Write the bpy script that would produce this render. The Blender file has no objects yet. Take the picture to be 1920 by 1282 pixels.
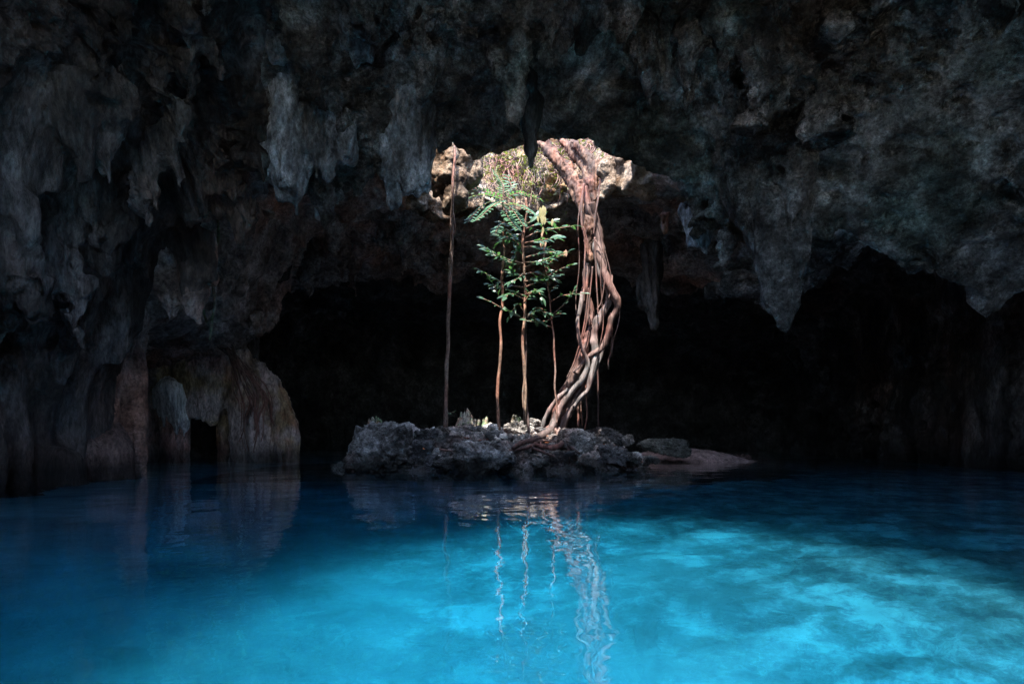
import bpy, math, random
import numpy as np
from mathutils import Vector, Matrix

# ------------------------------------------------------------------ camera, sky, sun, exposure
SC = bpy.context.scene
COL = SC.collection
PI = math.pi
F = 1280.0            # focal length in photo pixels
HOR = 808.0           # horizon row in the photo
HC = 0.6              # camera height above the water

cam_d = bpy.data.cameras.new('camera')
cam = bpy.data.objects.new('camera', cam_d)
COL.objects.link(cam)
cam.location = (0, 0, HC)
cam.rotation_euler = (PI / 2, 0, 0)
cam_d.sensor_width = 36
cam_d.lens = 36 * F / 1920
cam_d.shift_y = (HOR - 641) / 1920
cam_d.clip_start = 0.05
cam_d.clip_end = 500
SC.camera = cam

SUN_AZ = math.radians(191)      # compass direction of the sun (0 = +Y, clockwise)
SUN_EL = math.radians(64.5)
world = bpy.data.worlds.new('World')
SC.world = world
world.use_nodes = True
wn = world.node_tree
bg = wn.nodes['Background']
sky = wn.nodes.new('ShaderNodeTexSky')
sky.sky_type = 'NISHITA'
sky.sun_disc = False
sky.sun_elevation = SUN_EL
sky.sun_rotation = SUN_AZ
wn.links.new(sky.outputs['Color'], bg.inputs['Color'])
bg.inputs['Strength'].default_value = 0.15

sun_d = bpy.data.lights.new('sun', 'SUN')
sun_d.energy = 2.0
sun_d.angle = math.radians(0.5)
sun_d.color = (1.0, 0.93, 0.84)
sun = bpy.data.objects.new('sun', sun_d)
COL.objects.link(sun)
sdir = Vector((math.sin(SUN_AZ) * math.cos(SUN_EL), math.cos(SUN_AZ) * math.cos(SUN_EL), math.sin(SUN_EL)))
sun.rotation_euler = (-sdir).to_track_quat('-Z', 'Y').to_euler()
sun.location = sdir * 40

SC.view_settings.view_transform = 'Standard'
SC.view_settings.look = 'None'
SC.view_settings.exposure = 3.4
SC.view_settings.gamma = 1.0
SC.render.engine = 'CYCLES'
cy = SC.cycles
cy.use_denoising = True
cy.denoising_prefilter = 'NONE'
cy.use_adaptive_sampling = False
cy.max_bounces = 10
cy.diffuse_bounces = 5
cy.glossy_bounces = 3
cy.transmission_bounces = 8
cy.transparent_max_bounces = 8
cy.volume_bounces = 0
cy.sample_clamp_indirect = 6.0
cy.caustics_refractive = True
cy.caustics_reflective = True

# ------------------------------------------------------------------ numpy tools
_rs = np.random.RandomState(7)
_perm = _rs.permutation(256).astype(np.int32)
_perm = np.concatenate([_perm, _perm])
_g = _rs.normal(size=(256, 3)).astype(np.float32)
_g /= np.linalg.norm(_g, axis=1)[:, None]


def noise3(p):
    """gradient noise, about -0.6..0.6"""
    p = np.asarray(p, np.float32)
    i = np.floor(p).astype(np.int32)
    f = p - i
    u = f * f * f * (f * (f * 6 - 15) + 10)
    i &= 255
    x0, y0, z0 = i[:, 0], i[:, 1], i[:, 2]
    x1 = (x0 + 1) & 255
    y1 = (y0 + 1) & 255
    z1 = (z0 + 1) & 255

    def g(a, b, c, dx, dy, dz):
        h = _perm[(_perm[_perm[a] + b] + c) & 511] if False else _perm[_perm[_perm[a] + b] + c]
        gr = _g[h]
        return gr[:, 0] * (f[:, 0] - dx) + gr[:, 1] * (f[:, 1] - dy) + gr[:, 2] * (f[:, 2] - dz)
    ux, uy, uz = u[:, 0], u[:, 1], u[:, 2]
    a = g(x0, y0, z0, 0, 0, 0); a += (g(x1, y0, z0, 1, 0, 0) - a) * ux
    b = g(x0, y1, z0, 0, 1, 0); b += (g(x1, y1, z0, 1, 1, 0) - b) * ux
    a += (b - a) * uy
    c = g(x0, y0, z1, 0, 0, 1); c += (g(x1, y0, z1, 1, 0, 1) - c) * ux
    d = g(x0, y1, z1, 0, 1, 1); d += (g(x1, y1, z1, 1, 1, 1) - d) * ux
    c += (d - c) * uy
    return a + (c - a) * uz


def fbm(p, octs=3, gain=0.5, lac=2.03):
    s = np.zeros(len(p), np.float32)
    a = 1.0
    q = np.asarray(p, np.float32).copy()
    for _ in range(octs):
        s += a * noise3(q)
        q = q * lac + 17.3
        a *= gain
    return s


def ss(a, b, x):
    t = np.clip((x - a) / (b - a), 0, 1)
    return t * t * (3 - 2 * t)


def surface_nets(V, org, h):
    """V > 0 inside. returns verts, quads facing outward (towards V < 0)"""
    S = V > 0
    nx, ny, nz = V.shape
    cshape = (nx - 1, ny - 1, nz - 1)
    ids, pos, quads = [], [], []
    for ax in range(3):
        sl0 = [slice(None)] * 3; sl1 = [slice(None)] * 3
        sl0[ax] = slice(0, -1); sl1[ax] = slice(1, None)
        cr = S[tuple(sl0)] != S[tuple(sl1)]
        e = np.argwhere(cr)
        if len(e) == 0:
            continue
        e1 = e.copy(); e1[:, ax] += 1
        v0 = V[e[:, 0], e[:, 1], e[:, 2]]; v1 = V[e1[:, 0], e1[:, 1], e1[:, 2]]
        t = v0 / (v0 - v1)
        p = e.astype(np.float32); p[:, ax] += t
        b, c = (ax + 1) % 3, (ax + 2) % 3
        cell = []
        for db, dc in ((-1, -1), (0, -1), (0, 0), (-1, 0)):
            q = e.copy(); q[:, b] += db; q[:, c] += dc
            ok = np.ones(len(q), bool)
            for k in range(3):
                ok &= (q[:, k] >= 0) & (q[:, k] < cshape[k])
            lin = np.where(ok, (q[:, 0] * cshape[1] + q[:, 1]) * cshape[2] + q[:, 2], -1)
            cell.append(lin)
            ids.append(lin[ok]); pos.append(p[ok])
        Q = np.stack(cell, 1)
        flip = v0 < 0
        Q[flip] = Q[flip][:, ::-1]
        quads.append(Q[(Q >= 0).all(1)])
    ids = np.concatenate(ids); pos = np.concatenate(pos)
    uniq, inv = np.unique(ids, return_inverse=True)
    n = len(uniq)
    cnt = np.bincount(inv, minlength=n)
    P = np.stack([np.bincount(inv, weights=pos[:, k], minlength=n) / cnt for k in range(3)], 1)
    quads = np.concatenate(quads)
    quads = np.searchsorted(uniq, quads)
    return (P * h + np.asarray(org)).astype(np.float32), quads.astype(np.int32)


def subdivide(P, Q, mask=None):
    """split the masked quads in four; flags vertices that sit on the seam"""
    if mask is None:
        mask = np.ones(len(Q), bool)
    R = Q[mask]; keep = Q[~mask]
    n = len(P)
    E = np.concatenate([np.sort(R[:, [k, (k + 1) % 4]], axis=1) for k in range(4)])
    key = E[:, 0].astype(np.int64) * n + E[:, 1]
    uq, inv, cnt = np.unique(key, return_inverse=True, return_counts=True)
    a = (uq // n).astype(np.int64); b = (uq % n).astype(np.int64)
    mid = (P[a] + P[b]) * 0.5
    cen = P[R].mean(1)
    m = len(R)
    e = inv.reshape(4, m).T + n
    c = np.arange(m) + n + len(uq)
    parts = [np.stack([R[:, k], e[:, k], c, e[:, (k + 3) % 4]], 1) for k in range(4)]
    P2 = np.concatenate([P, mid, cen]).astype(np.float32)
    seam = np.zeros(len(P2), bool)
    seam[n:n + len(uq)] = cnt == 1
    global _sa, _sb, _si
    _si = n + np.nonzero(cnt == 1)[0]; _sa = a[cnt == 1]; _sb = b[cnt == 1]
    Q2 = np.concatenate(parts + [keep]).astype(np.int32)
    return P2, Q2, seam


def relax(P, Q, it=1, w=0.5):
    n = len(P)
    for _ in range(it):
        s = np.zeros((n, 3)); c = np.zeros(n)
        for k in range(4):
            a = Q[:, k]; b = Q[:, (k + 1) % 4]
            for j in range(3):
                s[:, j] += np.bincount(a, weights=P[b, j], minlength=n) + np.bincount(b, weights=P[a, j], minlength=n)
            c += np.bincount(a, minlength=n) + np.bincount(b, minlength=n)
        c[c == 0] = 1
        P = (P * (1 - w) + (s / c[:, None]) * w).astype(np.float32)
    return P


def normals(P, Q):
    n = np.cross(P[Q[:, 2]] - P[Q[:, 0]], P[Q[:, 3]] - P[Q[:, 1]])
    N = np.zeros((len(P), 3))
    for k in range(Q.shape[1]):
        for j in range(3):
            N[:, j] += np.bincount(Q[:, k], weights=n[:, j], minlength=len(P))
    l = np.linalg.norm(N, axis=1); l[l == 0] = 1
    return (N / l[:, None]).astype(np.float32)


def mesh_np(name, P, Q, smooth=True):
    me = bpy.data.meshes.new(name)
    P = np.asarray(P, np.float32); Q = np.asarray(Q, np.int32)
    k = Q.shape[1]
    me.vertices.add(len(P)); me.vertices.foreach_set('co', P.ravel())
    me.loops.add(Q.size); me.loops.foreach_set('vertex_index', Q.ravel())
    me.polygons.add(len(Q))
    me.polygons.foreach_set('loop_start', np.arange(0, Q.size, k, dtype=np.int32))
    me.polygons.foreach_set('loop_total', np.full(len(Q), k, np.int32))
    me.polygons.foreach_set('use_smooth', np.full(len(Q), smooth, bool))
    me.update(calc_edges=True)
    return me


def compact(P, Q):
    u, inv = np.unique(Q, return_inverse=True)
    return P[u], inv.reshape(Q.shape).astype(np.int32)


# ------------------------------------------------------------------ object helpers
def obj(name, me, mat=None, parent=None, loc=None):
    o = bpy.data.objects.new(name, me)
    COL.objects.link(o)
    if mat is not None and len(me.materials) == 0:
        me.materials.append(mat)
    if parent is not None:
        o.parent = parent
    if loc is not None:
        o.location = loc
    return o


def tag(o, label=None, cat=None, group=None, kind=None):
    if label: o['label'] = label
    if cat: o['category'] = cat
    if group: o['group'] = group
    if kind: o['kind'] = kind
    return o


def empty(name, loc, label, cat, group=None):
    o = bpy.data.objects.new(name, None)
    COL.objects.link(o)
    o.location = loc
    o.empty_display_size = 0.1
    return tag(o, label, cat, group)


def W(px, py, y):
    """point at distance y along the view whose picture falls on photo pixel px, py"""
    return np.array([(px - 960) / F * y, y, HC + (HOR - py) / F * y])


# ------------------------------------------------------------------ materials
def nmat(name):
    m = bpy.data.materials.new(name)
    m.use_nodes = True
    nt = m.node_tree
    return m, nt, nt.nodes['Principled BSDF']


def ramp(nt, src, stops):
    r = nt.nodes.new('ShaderNodeValToRGB')
    el = r.color_ramp.elements
    while len(el) < len(stops):
        el.new(0.5)
    for e, (p, c) in zip(el, stops):
        e.position = p
        e.color = (*c, 1) if len(c) == 3 else c
    nt.links.new(src, r.inputs[0])
    return r.outputs[0]


def noise_n(nt, vec, scale, detail=6, rough=0.6, dist=0.0):
    n = nt.nodes.new('ShaderNodeTexNoise')
    n.inputs['Scale'].default_value = scale
    n.inputs['Detail'].default_value = detail
    n.inputs['Roughness'].default_value = rough
    n.inputs['Distortion'].default_value = dist
    nt.links.new(vec, n.inputs['Vector'])
    return n.outputs['Fac']


def mix(nt, fac, a, b, mode='MIX'):
    m = nt.nodes.new('ShaderNodeMix')
    m.data_type = 'RGBA'; m.blend_type = mode
    for sock, v in ((m.inputs[0], fac), (m.inputs[6], a), (m.inputs[7], b)):
        if isinstance(v, (int, float)):
            sock.default_value = v
        elif isinstance(v, tuple):
            sock.default_value = (*v, 1)
        else:
            nt.links.new(v, sock)
    return m.outputs[2]


def coords(nt, stretch=(1, 1, 1)):
    t = nt.nodes.new('ShaderNodeNewGeometry')
    m = nt.nodes.new('ShaderNodeMapping')
    m.inputs['Scale'].default_value = stretch
    nt.links.new(t.outputs['Position'], m.inputs['Vector'])
    return m.outputs[0], t.outputs['Position']


def ocoords(nt, stretch=(1, 1, 1)):
    t = nt.nodes.new('ShaderNodeTexCoord')
    m = nt.nodes.new('ShaderNodeMapping')
    m.inputs['Scale'].default_value = stretch
    nt.links.new(t.outputs['Object'], m.inputs['Vector'])
    return m.outputs[0]


def rock_mat(name, dark, mid, pale, tint=None, tint_scale=0.35, stretch=(1, 1, 1), bump=0.03, fine=9.0,
             pits=True, rough=0.85, local=False, wet=None, spec=0.3, crisp=False):
    m, nt, bs = nmat(name)
    if local:
        v = ocoords(nt, stretch); v0 = ocoords(nt)
    else:
        v, v0 = coords(nt, stretch)
    n1 = noise_n(nt, v, 1.1, 8, 0.68, 0.4)
    n2 = noise_n(nt, v, fine * 0.55, 8, 0.72, 0.2)
    c = ramp(nt, n1, [(0.32, dark), (0.5, mid), (0.68, pale)])
    c2 = ramp(nt, n2, [(0.34, (0.30, 0.30, 0.30)), (0.52, (0.85, 0.85, 0.85)), (0.72, (1.5, 1.5, 1.5))])
    c = mix(nt, 1.0, c, c2, 'MULTIPLY')
    if crisp:
        n8 = noise_n(nt, v, 2.6, 12, 0.8, 0.2)
        c = mix(nt, 1.0, c, ramp(nt, n8, [(0.40, (0.28, 0.27, 0.27)), (0.47, (0.75, 0.75, 0.75)), (0.52, (1.0, 1.0, 1.0)), (0.60, (1.7, 1.7, 1.75))]), 'MULTIPLY')
    n7 = noise_n(nt, v, fine * 3.0, 6, 0.75, 0.0)
    c = mix(nt, 1.0, c, ramp(nt, n7, [(0.36, (0.45, 0.45, 0.45)), (0.5, (1.0, 1.0, 1.0)), (0.66, (1.55, 1.55, 1.55))]), 'MULTIPLY')
    if tint:
        for k, (tc, lo, hi, sc) in enumerate(tint):
            off = nt.nodes.new('ShaderNodeVectorMath'); off.operation = 'ADD'
            off.inputs[1].default_value = (13.7 * (k + 1), 5.1 * k, 3.3)
            nt.links.new(v0, off.inputs[0])
            nn = noise_n(nt, off.outputs[0], sc, 5, 0.6)
            f = ramp(nt, nn, [(lo, (0, 0, 0)), (hi, (1, 1, 1))])
            c = mix(nt, f, c, mix(nt, 1.0, c, tc, 'MULTIPLY'))
    if wet is not None:     # dark water-stained band just above the water line
        sx = nt.nodes.new('ShaderNodeSeparateXYZ')
        gg = nt.nodes.new('ShaderNodeNewGeometry')
        nt.links.new(gg.outputs['Position'], sx.inputs[0])
        ad = nt.nodes.new('ShaderNodeMath'); ad.operation = 'MULTIPLY_ADD'
        nt.links.new(n2, ad.inputs[0]); ad.inputs[1].default_value = -0.25
        nt.links.new(sx.outputs['Z'], ad.inputs[2])
        f = ramp(nt, ad.outputs[0], [(0.0, (1, 1, 1)), (wet, (0, 0, 0))])
        c = mix(nt, f, c, mix(nt, 1.0, c, (0.22, 0.24, 0.24), 'MULTIPLY'))
    nt.links.new(c, bs.inputs['Base Color'])
    bs.inputs['Roughness'].default_value = rough
    bs.inputs['Specular IOR Level'].default_value = spec
    # relief
    n3 = noise_n(nt, v, fine * 2.2, 7, 0.7, 0.3)
    b1 = nt.nodes.new('ShaderNodeBump')
    b1.inputs['Distance'].default_value = bump
    b1.inputs['Strength'].default_value = 1.0
    h = n3
    if pits:
        vo = nt.nodes.new('ShaderNodeTexVoronoi')
        vo.inputs['Scale'].default_value = fine
        wv = mix(nt, 0.12, v, ramp(nt, noise_n(nt, v, fine * 0.6, 3, 0.5), [(0, (0, 0, 0)), (1, (3, 3, 3))]), 'ADD')
        nt.links.new(wv, vo.inputs['Vector'])
        pr = ramp(nt, vo.outputs['Distance'], [(0.05, (0, 0, 0)), (0.5, (1, 1, 1))])
        ma = nt.nodes.new('ShaderNodeMath'); ma.operation = 'MULTIPLY_ADD'
        nt.links.new(pr, ma.inputs[0]); ma.inputs[1].default_value = 0.55
        nt.links.new(n3, ma.inputs[2])
        h = ma.outputs[0]
    nt.links.new(h, b1.inputs['Height'])
    b2 = nt.nodes.new('ShaderNodeBump')
    b2.inputs['Distance'].default_value = bump * 2.5
    b2.inputs['Strength'].default_value = 0.8
    nt.links.new(n2, b2.inputs['Height'])
    nt.links.new(b1.outputs[0], b2.inputs['Normal'])
    nt.links.new(b2.outputs[0], bs.inputs['Normal'])
    return m


M = {}
M['ceiling'] = rock_mat('ceiling_rock', (0.035, 0.034, 0.033), (0.17, 0.16, 0.152), (0.5, 0.475, 0.465),
                        tint=[((1.05, 0.86, 0.76), 0.56, 0.7, 0.35), ((0.6, 0.82, 0.76), 0.48, 0.62, 0.5)],
                        bump=0.08, fine=8.0, crisp=True)
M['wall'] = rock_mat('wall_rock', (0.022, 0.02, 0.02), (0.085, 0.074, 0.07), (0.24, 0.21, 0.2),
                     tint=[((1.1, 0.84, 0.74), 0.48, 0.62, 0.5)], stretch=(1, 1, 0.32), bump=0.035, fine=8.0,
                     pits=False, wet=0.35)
M['backwall'] = rock_mat('shaded_back_rock', (0.02, 0.02, 0.02), (0.065, 0.062, 0.062), (0.14, 0.132, 0.132),
                         bump=0.05, fine=5.0, pits=False)  # darkness of the unlit cave depth put into the rock colour
M['rear'] = rock_mat('bounce_lit_rear_rock', (0.08, 0.06, 0.052), (0.33, 0.26, 0.235), (0.6, 0.5, 0.47),
                     tint=[((1.1, 0.7, 0.55), 0.46, 0.6, 0.5)], bump=0.04, fine=6.0, pits=False)  # warm bounce light put into a paler, browner colour
M['dripstone'] = rock_mat('dripstone', (0.06, 0.062, 0.066), (0.25, 0.255, 0.27), (0.62, 0.63, 0.66),
                          stretch=(1, 1, 0.6), bump=0.05, fine=7.0, pits=False, rough=0.6, spec=0.4, crisp=True)
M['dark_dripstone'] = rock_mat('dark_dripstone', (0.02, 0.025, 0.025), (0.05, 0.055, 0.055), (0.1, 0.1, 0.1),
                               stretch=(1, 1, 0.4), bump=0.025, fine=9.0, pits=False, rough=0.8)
M['flowstone'] = rock_mat('flowstone', (0.13, 0.09, 0.075), (0.55, 0.42, 0.38), (0.85, 0.7, 0.66),
                          tint=[((0.75, 0.68, 0.42), 0.5, 0.6, 0.7), ((1.1, 0.72, 0.66), 0.48, 0.6, 0.9)],
                          stretch=(1, 1, 0.35), bump=0.03, fine=9.0, pits=False, rough=0.75, wet=0.34)
M['rust'] = rock_mat('rust_flowstone', (0.04, 0.024, 0.02), (0.16, 0.095, 0.08), (0.36, 0.24, 0.21), stretch=(1, 1, 0.5), bump=0.05, fine=8.0, pits=False, wet=0.2)
M['white_flow'] = rock_mat('white_flowstone', (0.45, 0.43, 0.42), (0.78, 0.76, 0.74), (0.9, 0.88, 0.87),
                           stretch=(1, 1, 0.22), bump=0.03, fine=9.0, pits=False, rough=0.7)
M['boulder'] = rock_mat('grey_boulder', (0.04, 0.036, 0.034), (0.3, 0.28, 0.265), (0.7, 0.67, 0.64),
                        tint=[((1.1, 0.8, 0.72), 0.52, 0.66, 1.4)], bump=0.03, fine=13.0, pits=True, wet=0.12, crisp=True)
M['dark_boulder'] = rock_mat('dark_boulder', (0.035, 0.035, 0.037), (0.10, 0.10, 0.105), (0.22, 0.215, 0.22),
                             tint=[((1.15, 0.75, 0.65), 0.5, 0.64, 1.4)], bump=0.03, fine=13.0, pits=True)
M['slab'] = rock_mat('green_grey_slab', (0.04, 0.045, 0.042), (0.11, 0.115, 0.105), (0.2, 0.205, 0.19),
                     bump=0.03, fine=9.0)
M['sand'] = rock_mat('pink_sand', (0.22, 0.15, 0.14), (0.36, 0.25, 0.235), (0.46, 0.33, 0.31), bump=0.01,
                     fine=12.0, pits=False)
def bed_mat():
    m, nt, bs = nmat('lake_bed')
    v, v0 = coords(nt)
    c = ramp(nt, noise_n(nt, v, 0.9, 5, 0.6, 0.3), [(0.35, (0.23, 0.235, 0.235)), (0.65, (0.4, 0.4, 0.39))])
    # bare stones on the right, smooth silt on the left
    stones = mix(nt, 1.0, c, ramp(nt, noise_n(nt, v, 2.8, 12, 0.72, 0.0), [(0.40, (0.5, 0.5, 0.5)), (0.5, (0.95, 0.95, 0.95)), (0.6, (1.75, 1.75, 1.7))]), 'MULTIPLY')
    sx = nt.nodes.new('ShaderNodeSeparateXYZ'); nt.links.new(v0, sx.inputs[0])
    ma = nt.nodes.new('ShaderNodeMath'); ma.operation = 'MULTIPLY_ADD'
    nt.links.new(sx.outputs['X'], ma.inputs[0]); ma.inputs[1].default_value = 0.12
    nt.links.new(noise_n(nt, v, 0.7, 4, 0.6), ma.inputs[2])
    silt = mix(nt, 1.0, c, ramp(nt, noise_n(nt, v, 1.6, 5, 0.5, 0.0), [(0.35, (0.8, 0.8, 0.8)), (0.65, (1.15, 1.15, 1.15))]), 'MULTIPLY')
    c = mix(nt, ramp(nt, ma.outputs[0], [(0.42, (0, 0, 0)), (0.72, (1, 1, 1))]), silt, stones)
    nt.links.new(c, bs.inputs['Base Color'])
    bs.inputs['Roughness'].default_value = 1.0
    return m


M['bed'] = bed_mat()
M['shaft'] = rock_mat('shaft_limestone', (0.05, 0.032, 0.02), (0.25, 0.185, 0.135), (0.56, 0.48, 0.39),
                      tint=[((0.7, 0.5, 0.32), 0.5, 0.6, 1.2)], bump=0.04, fine=8.0)


def bark_mat(name, dark, mid, pale, stretch=(1, 1, 0.15), sc=14, bump=0.012):
    m, nt, bs = nmat(name)
    v, _ = coords(nt, stretch)
    n = noise_n(nt, v, sc, 8, 0.65, 0.6)
    n2 = noise_n(nt, _, 1.6, 3, 0.5)
    c = ramp(nt, n, [(0.33, dark), (0.5, mid), (0.67, pale)])
    c = mix(nt, ramp(nt, n2, [(0.42, (0, 0, 0)), (0.6, (1, 1, 1))]), c, mix(nt, 1.0, c, (1.2, 0.78, 0.72), 'MULTIPLY'))
    nt.links.new(c, bs.inputs['Base Color'])
    bs.inputs['Roughness'].default_value = 0.75
    b = nt.nodes.new('ShaderNodeBump'); b.inputs['Distance'].default_value = bump
    nt.links.new(n, b.inputs['Height'])
    nt.links.new(b.outputs[0], bs.inputs['Normal'])
    return m


M['root'] = bark_mat('root_bark', (0.022, 0.011, 0.009), (0.088, 0.05, 0.042), (0.21, 0.14, 0.122))
M['grey_root'] = bark_mat('grey_root_bark', (0.03, 0.027, 0.026), (0.11, 0.097, 0.095), (0.24, 0.215, 0.21))
M['trunk'] = bark_mat('red_trunk_bark', (0.01, 0.004, 0.002), (0.06, 0.027, 0.015), (0.2, 0.11, 0.068), stretch=(1, 1, 0.3), sc=9, bump=0.03)
M['dark_root'] = bark_mat('dark_root_bark', (0.015, 0.01, 0.01), (0.05, 0.033, 0.03), (0.12, 0.08, 0.075))
M['vine'] = bark_mat('aerial_root_bark', (0.05, 0.03, 0.024), (0.14, 0.092, 0.074), (0.27, 0.19, 0.16), stretch=(1, 1, 0.6), sc=30, bump=0.006)
M['stem'] = bark_mat('sapling_bark', (0.06, 0.038, 0.026), (0.15, 0.1, 0.07), (0.28, 0.2, 0.14), stretch=(1, 1, 0.6), sc=25, bump=0.004)
M['netroot'] = bark_mat('net_root_bark', (0.05, 0.03, 0.025), (0.14, 0.09, 0.07), (0.26, 0.18, 0.15), sc=20)


def leaf_mat(name, a, b, rough=0.35, transl=0.35):
    m, nt, bs = nmat(name)
    oi = nt.nodes.new('ShaderNodeObjectInfo')
    v, _ = coords(nt)
    n = noise_n(nt, v, 6, 3, 0.5)
    ad = nt.nodes.new('ShaderNodeMath'); ad.operation = 'ADD'
    nt.links.new(oi.outputs['Random'], ad.inputs[0]); nt.links.new(n, ad.inputs[1])
    c = ramp(nt, ad.outputs[0], [(0.4, a), (1.2 / 1.3, b)])
    nt.links.new(c, bs.inputs['Base Color'])
    bs.inputs['Roughness'].default_value = rough
    tr = nt.nodes.new('ShaderNodeBsdfTranslucent')
    nt.links.new(mix(nt, 1.0, c, (1.3, 1.5, 0.6), 'MULTIPLY'), tr.inputs['Color'])
    ms = nt.nodes.new('ShaderNodeMixShader'); ms.inputs[0].default_value = transl
    nt.links.new(bs.outputs[0], ms.inputs[1]); nt.links.new(tr.outputs[0], ms.inputs[2])
    nt.links.new(ms.outputs[0], nt.nodes['Material Output'].inputs['Surface'])
    return m


M['leaf'] = leaf_mat('dark_green_leaf', (0.016, 0.05, 0.032), (0.055, 0.12, 0.07))
M['fern'] = leaf_mat('frond_green', (0.035, 0.095, 0.055), (0.08, 0.17, 0.095))
M['creeper'] = leaf_mat('creeper_leaf', (0.04, 0.10, 0.025), (0.14, 0.14, 0.04), 0.5)
M['yellow'] = leaf_mat('young_yellow_leaf', (0.28, 0.25, 0.12), (0.4, 0.35, 0.2), 0.5, 0.5)
M['pink_leaf'] = leaf_mat('young_pink_leaf', (0.5, 0.3, 0.22), (0.6, 0.38, 0.28), 0.5, 0.5)
M['orange_leaf'] = leaf_mat('fallen_orange_leaf', (0.45, 0.08, 0.02), (0.6, 0.18, 0.04), 0.6, 0.2)

M['spire'] = rock_mat('pale_mossy_spire', (0.12, 0.13, 0.08), (0.3, 0.27, 0.22), (0.5, 0.48, 0.44),
                      tint=[((0.5, 0.75, 0.5), 0.5, 0.58, 5.0), ((1.1, 0.72, 0.62), 0.52, 0.6, 6.0)], bump=0.01, fine=30, pits=False)

# water
def water_mat():
    m = bpy.data.materials.new('lake_water')
    m.use_nodes = True
    nt = m.node_tree
    nt.nodes.remove(nt.nodes['Principled BSDF'])
    out = nt.nodes['Material Output']
    g = nt.nodes.new('ShaderNodeBsdfGlass')
    g.inputs['IOR'].default_value = 1.45
    g.inputs['Roughness'].default_value = 0.0
    v, v0 = coords(nt, (1.0, 0.9, 1))
    n1 = noise_n(nt, v, 1.6, 2, 0.5, 0.3)
    n2 = noise_n(nt, v, 6.0, 2, 0.5, 0.3)
    ma = nt.nodes.new('ShaderNodeMath'); ma.operation = 'MULTIPLY_ADD'
    nt.links.new(n2, ma.inputs[0]); ma.inputs[1].default_value = 0.18
    nt.links.new(n1, ma.inputs[2])
    b = nt.nodes.new('ShaderNodeBump')
    b.inputs['Distance'].default_value = 0.012
    b.inputs['Strength'].default_value = 1.0
    nt.links.new(ma.outputs[0], b.inputs['Height'])
    nt.links.new(b.outputs[0], g.inputs['Normal'])
    nt.links.new(g.outputs[0], out.inputs['Surface'])
    va = nt.nodes.new('ShaderNodeVolumeAbsorption')
    va.inputs['Color'].default_value = (0.0, 0.775, 0.935, 1)
    va.inputs['Density'].default_value = 0.8
    nt.links.new(va.outputs[0], out.inputs['Volume'])
    return m


M['water'] = water_mat()

# ------------------------------------------------------------------ the cave shell
H = 0.08
org = np.array([-9.6, -10.2, -2.8])
shape = (int(19.2 / H), int(33.0 / H), int(11.6 / H))


def cave_field(x, y, z):
    wf = np.exp(-((y - 8.0) / 2.4) ** 2)
    d = ss(0.9, 6.6, x)
    C = 4.62 - 0.12 * np.clip(y - 13, 0, 20)
    front = 4.02 + 0.95 * np.clip(8.5 - y, 0, 1.7)
    t = ss(9.4, 8.4, y)
    # the band in front of the skylight hangs lower left and right of it
    side = -0.16 * np.exp(-((y - 8.8) / 0.9) ** 2) * ss(2.0, 1.2, np.abs(x - 0.2)) + 0.28 * np.exp(-((y - 8.5) / 0.8) ** 2) * ss(-0.9, -1.6, x)
    C = C * (1 - t) + front * t - side
    C = C + 0.3 * ss(0.8, 2.5, x) * ss(10.0, 12.0, y) - d * (1.8 * wf + 0.95 * (1 - wf)) - 0.45 * ss(-2.6, -4.6, x) * t
    f = z - C
    # left wall, leaning in over the water
    XL = -5.25 - 2.9 * ss(13.0, 14.2, y) - 1.9 * ss(9.5, 10.7, y) * ss(2.35, 1.7, z) * ss(14.2, 13.0, y) + 1.8 * ss(15.5, 20, y) - 1.0 * ss(3.5, 0, y)
    lean = 0.33 * np.clip(z - 1.0, 0, 4) ** 1.2
    fl = (XL + lean) - x
    fr = x - 8.3
    fb = y - 21.0
    k = 0.5

    def smax(a, b):
        h = np.clip(0.5 + 0.5 * (a - b) / k, 0, 1)
        return b + (a - b) * h + k * h * (1 - h)
    f = smax(smax(f, fl), smax(fr, fb))
    return f


def hole_field(x, y, z):
    # skylight shaft above the island, leaning a little
    cx = 0.12; cy_ = 10.75
    a = np.arctan2(y - cy_, x - cx)
    r = 1.0 + 0.08 * np.sin(3 * a + 0.6) + 0.06 * np.sin(5 * a + 2)
    r = r * (1.0 + 0.40 * np.clip(z - 5.0, 0, 3))
    s1 = (np.sqrt(((x - cx) / 1.6) ** 2 + ((y - cy_) / 1.8) ** 2) / r - 1.0) * 1.6
    # the large opening over and behind the camera
    s2 = (np.sqrt(((x + 0.1) / 2.7) ** 2 + ((y + 2.9) / 5.9) ** 2) - 1.0) * 3.8
    s2 = np.where(z > 2, s2, 9)
    s1 = np.where(z > 3, s1, 9)
    return s1, s2


xs = (np.arange(shape[0]) * H + org[0]).astype(np.float32)[:, None, None]
ys = (np.arange(shape[1]) * H + org[1]).astype(np.float32)[None, :, None]
zs = (np.arange(shape[2]) * H + org[2]).astype(np.float32)[None, None, :]
V = (cave_field(xs, ys, zs) + 0 * xs + 0 * ys + 0 * zs).astype(np.float32)
s1, s2 = hole_field(xs, ys, zs)
Vh = np.minimum(np.minimum(V, np.minimum(s1, s2)), 7.4 - 1.15 * ss(6.4, 8.0, ys) + 1.3 * ss(12.6, 14.0, ys) - zs).astype(np.float32)
band = np.argwhere(np.abs(Vh) < 1.0)
bp = band * H + org
bx, by, bz = bp[:, 0], bp[:, 1], bp[:, 2]
wallness = ss(-3.4, -4.6, bx) * ss(4.6, 3.6, bz)
big = fbm(np.stack([bx * 0.55, by * 0.55, bz * 0.4], 1), 2)
med = fbm(np.stack([bx * 1.5 + 9, by * 1.5, bz * 0.75], 1), 2)
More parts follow.
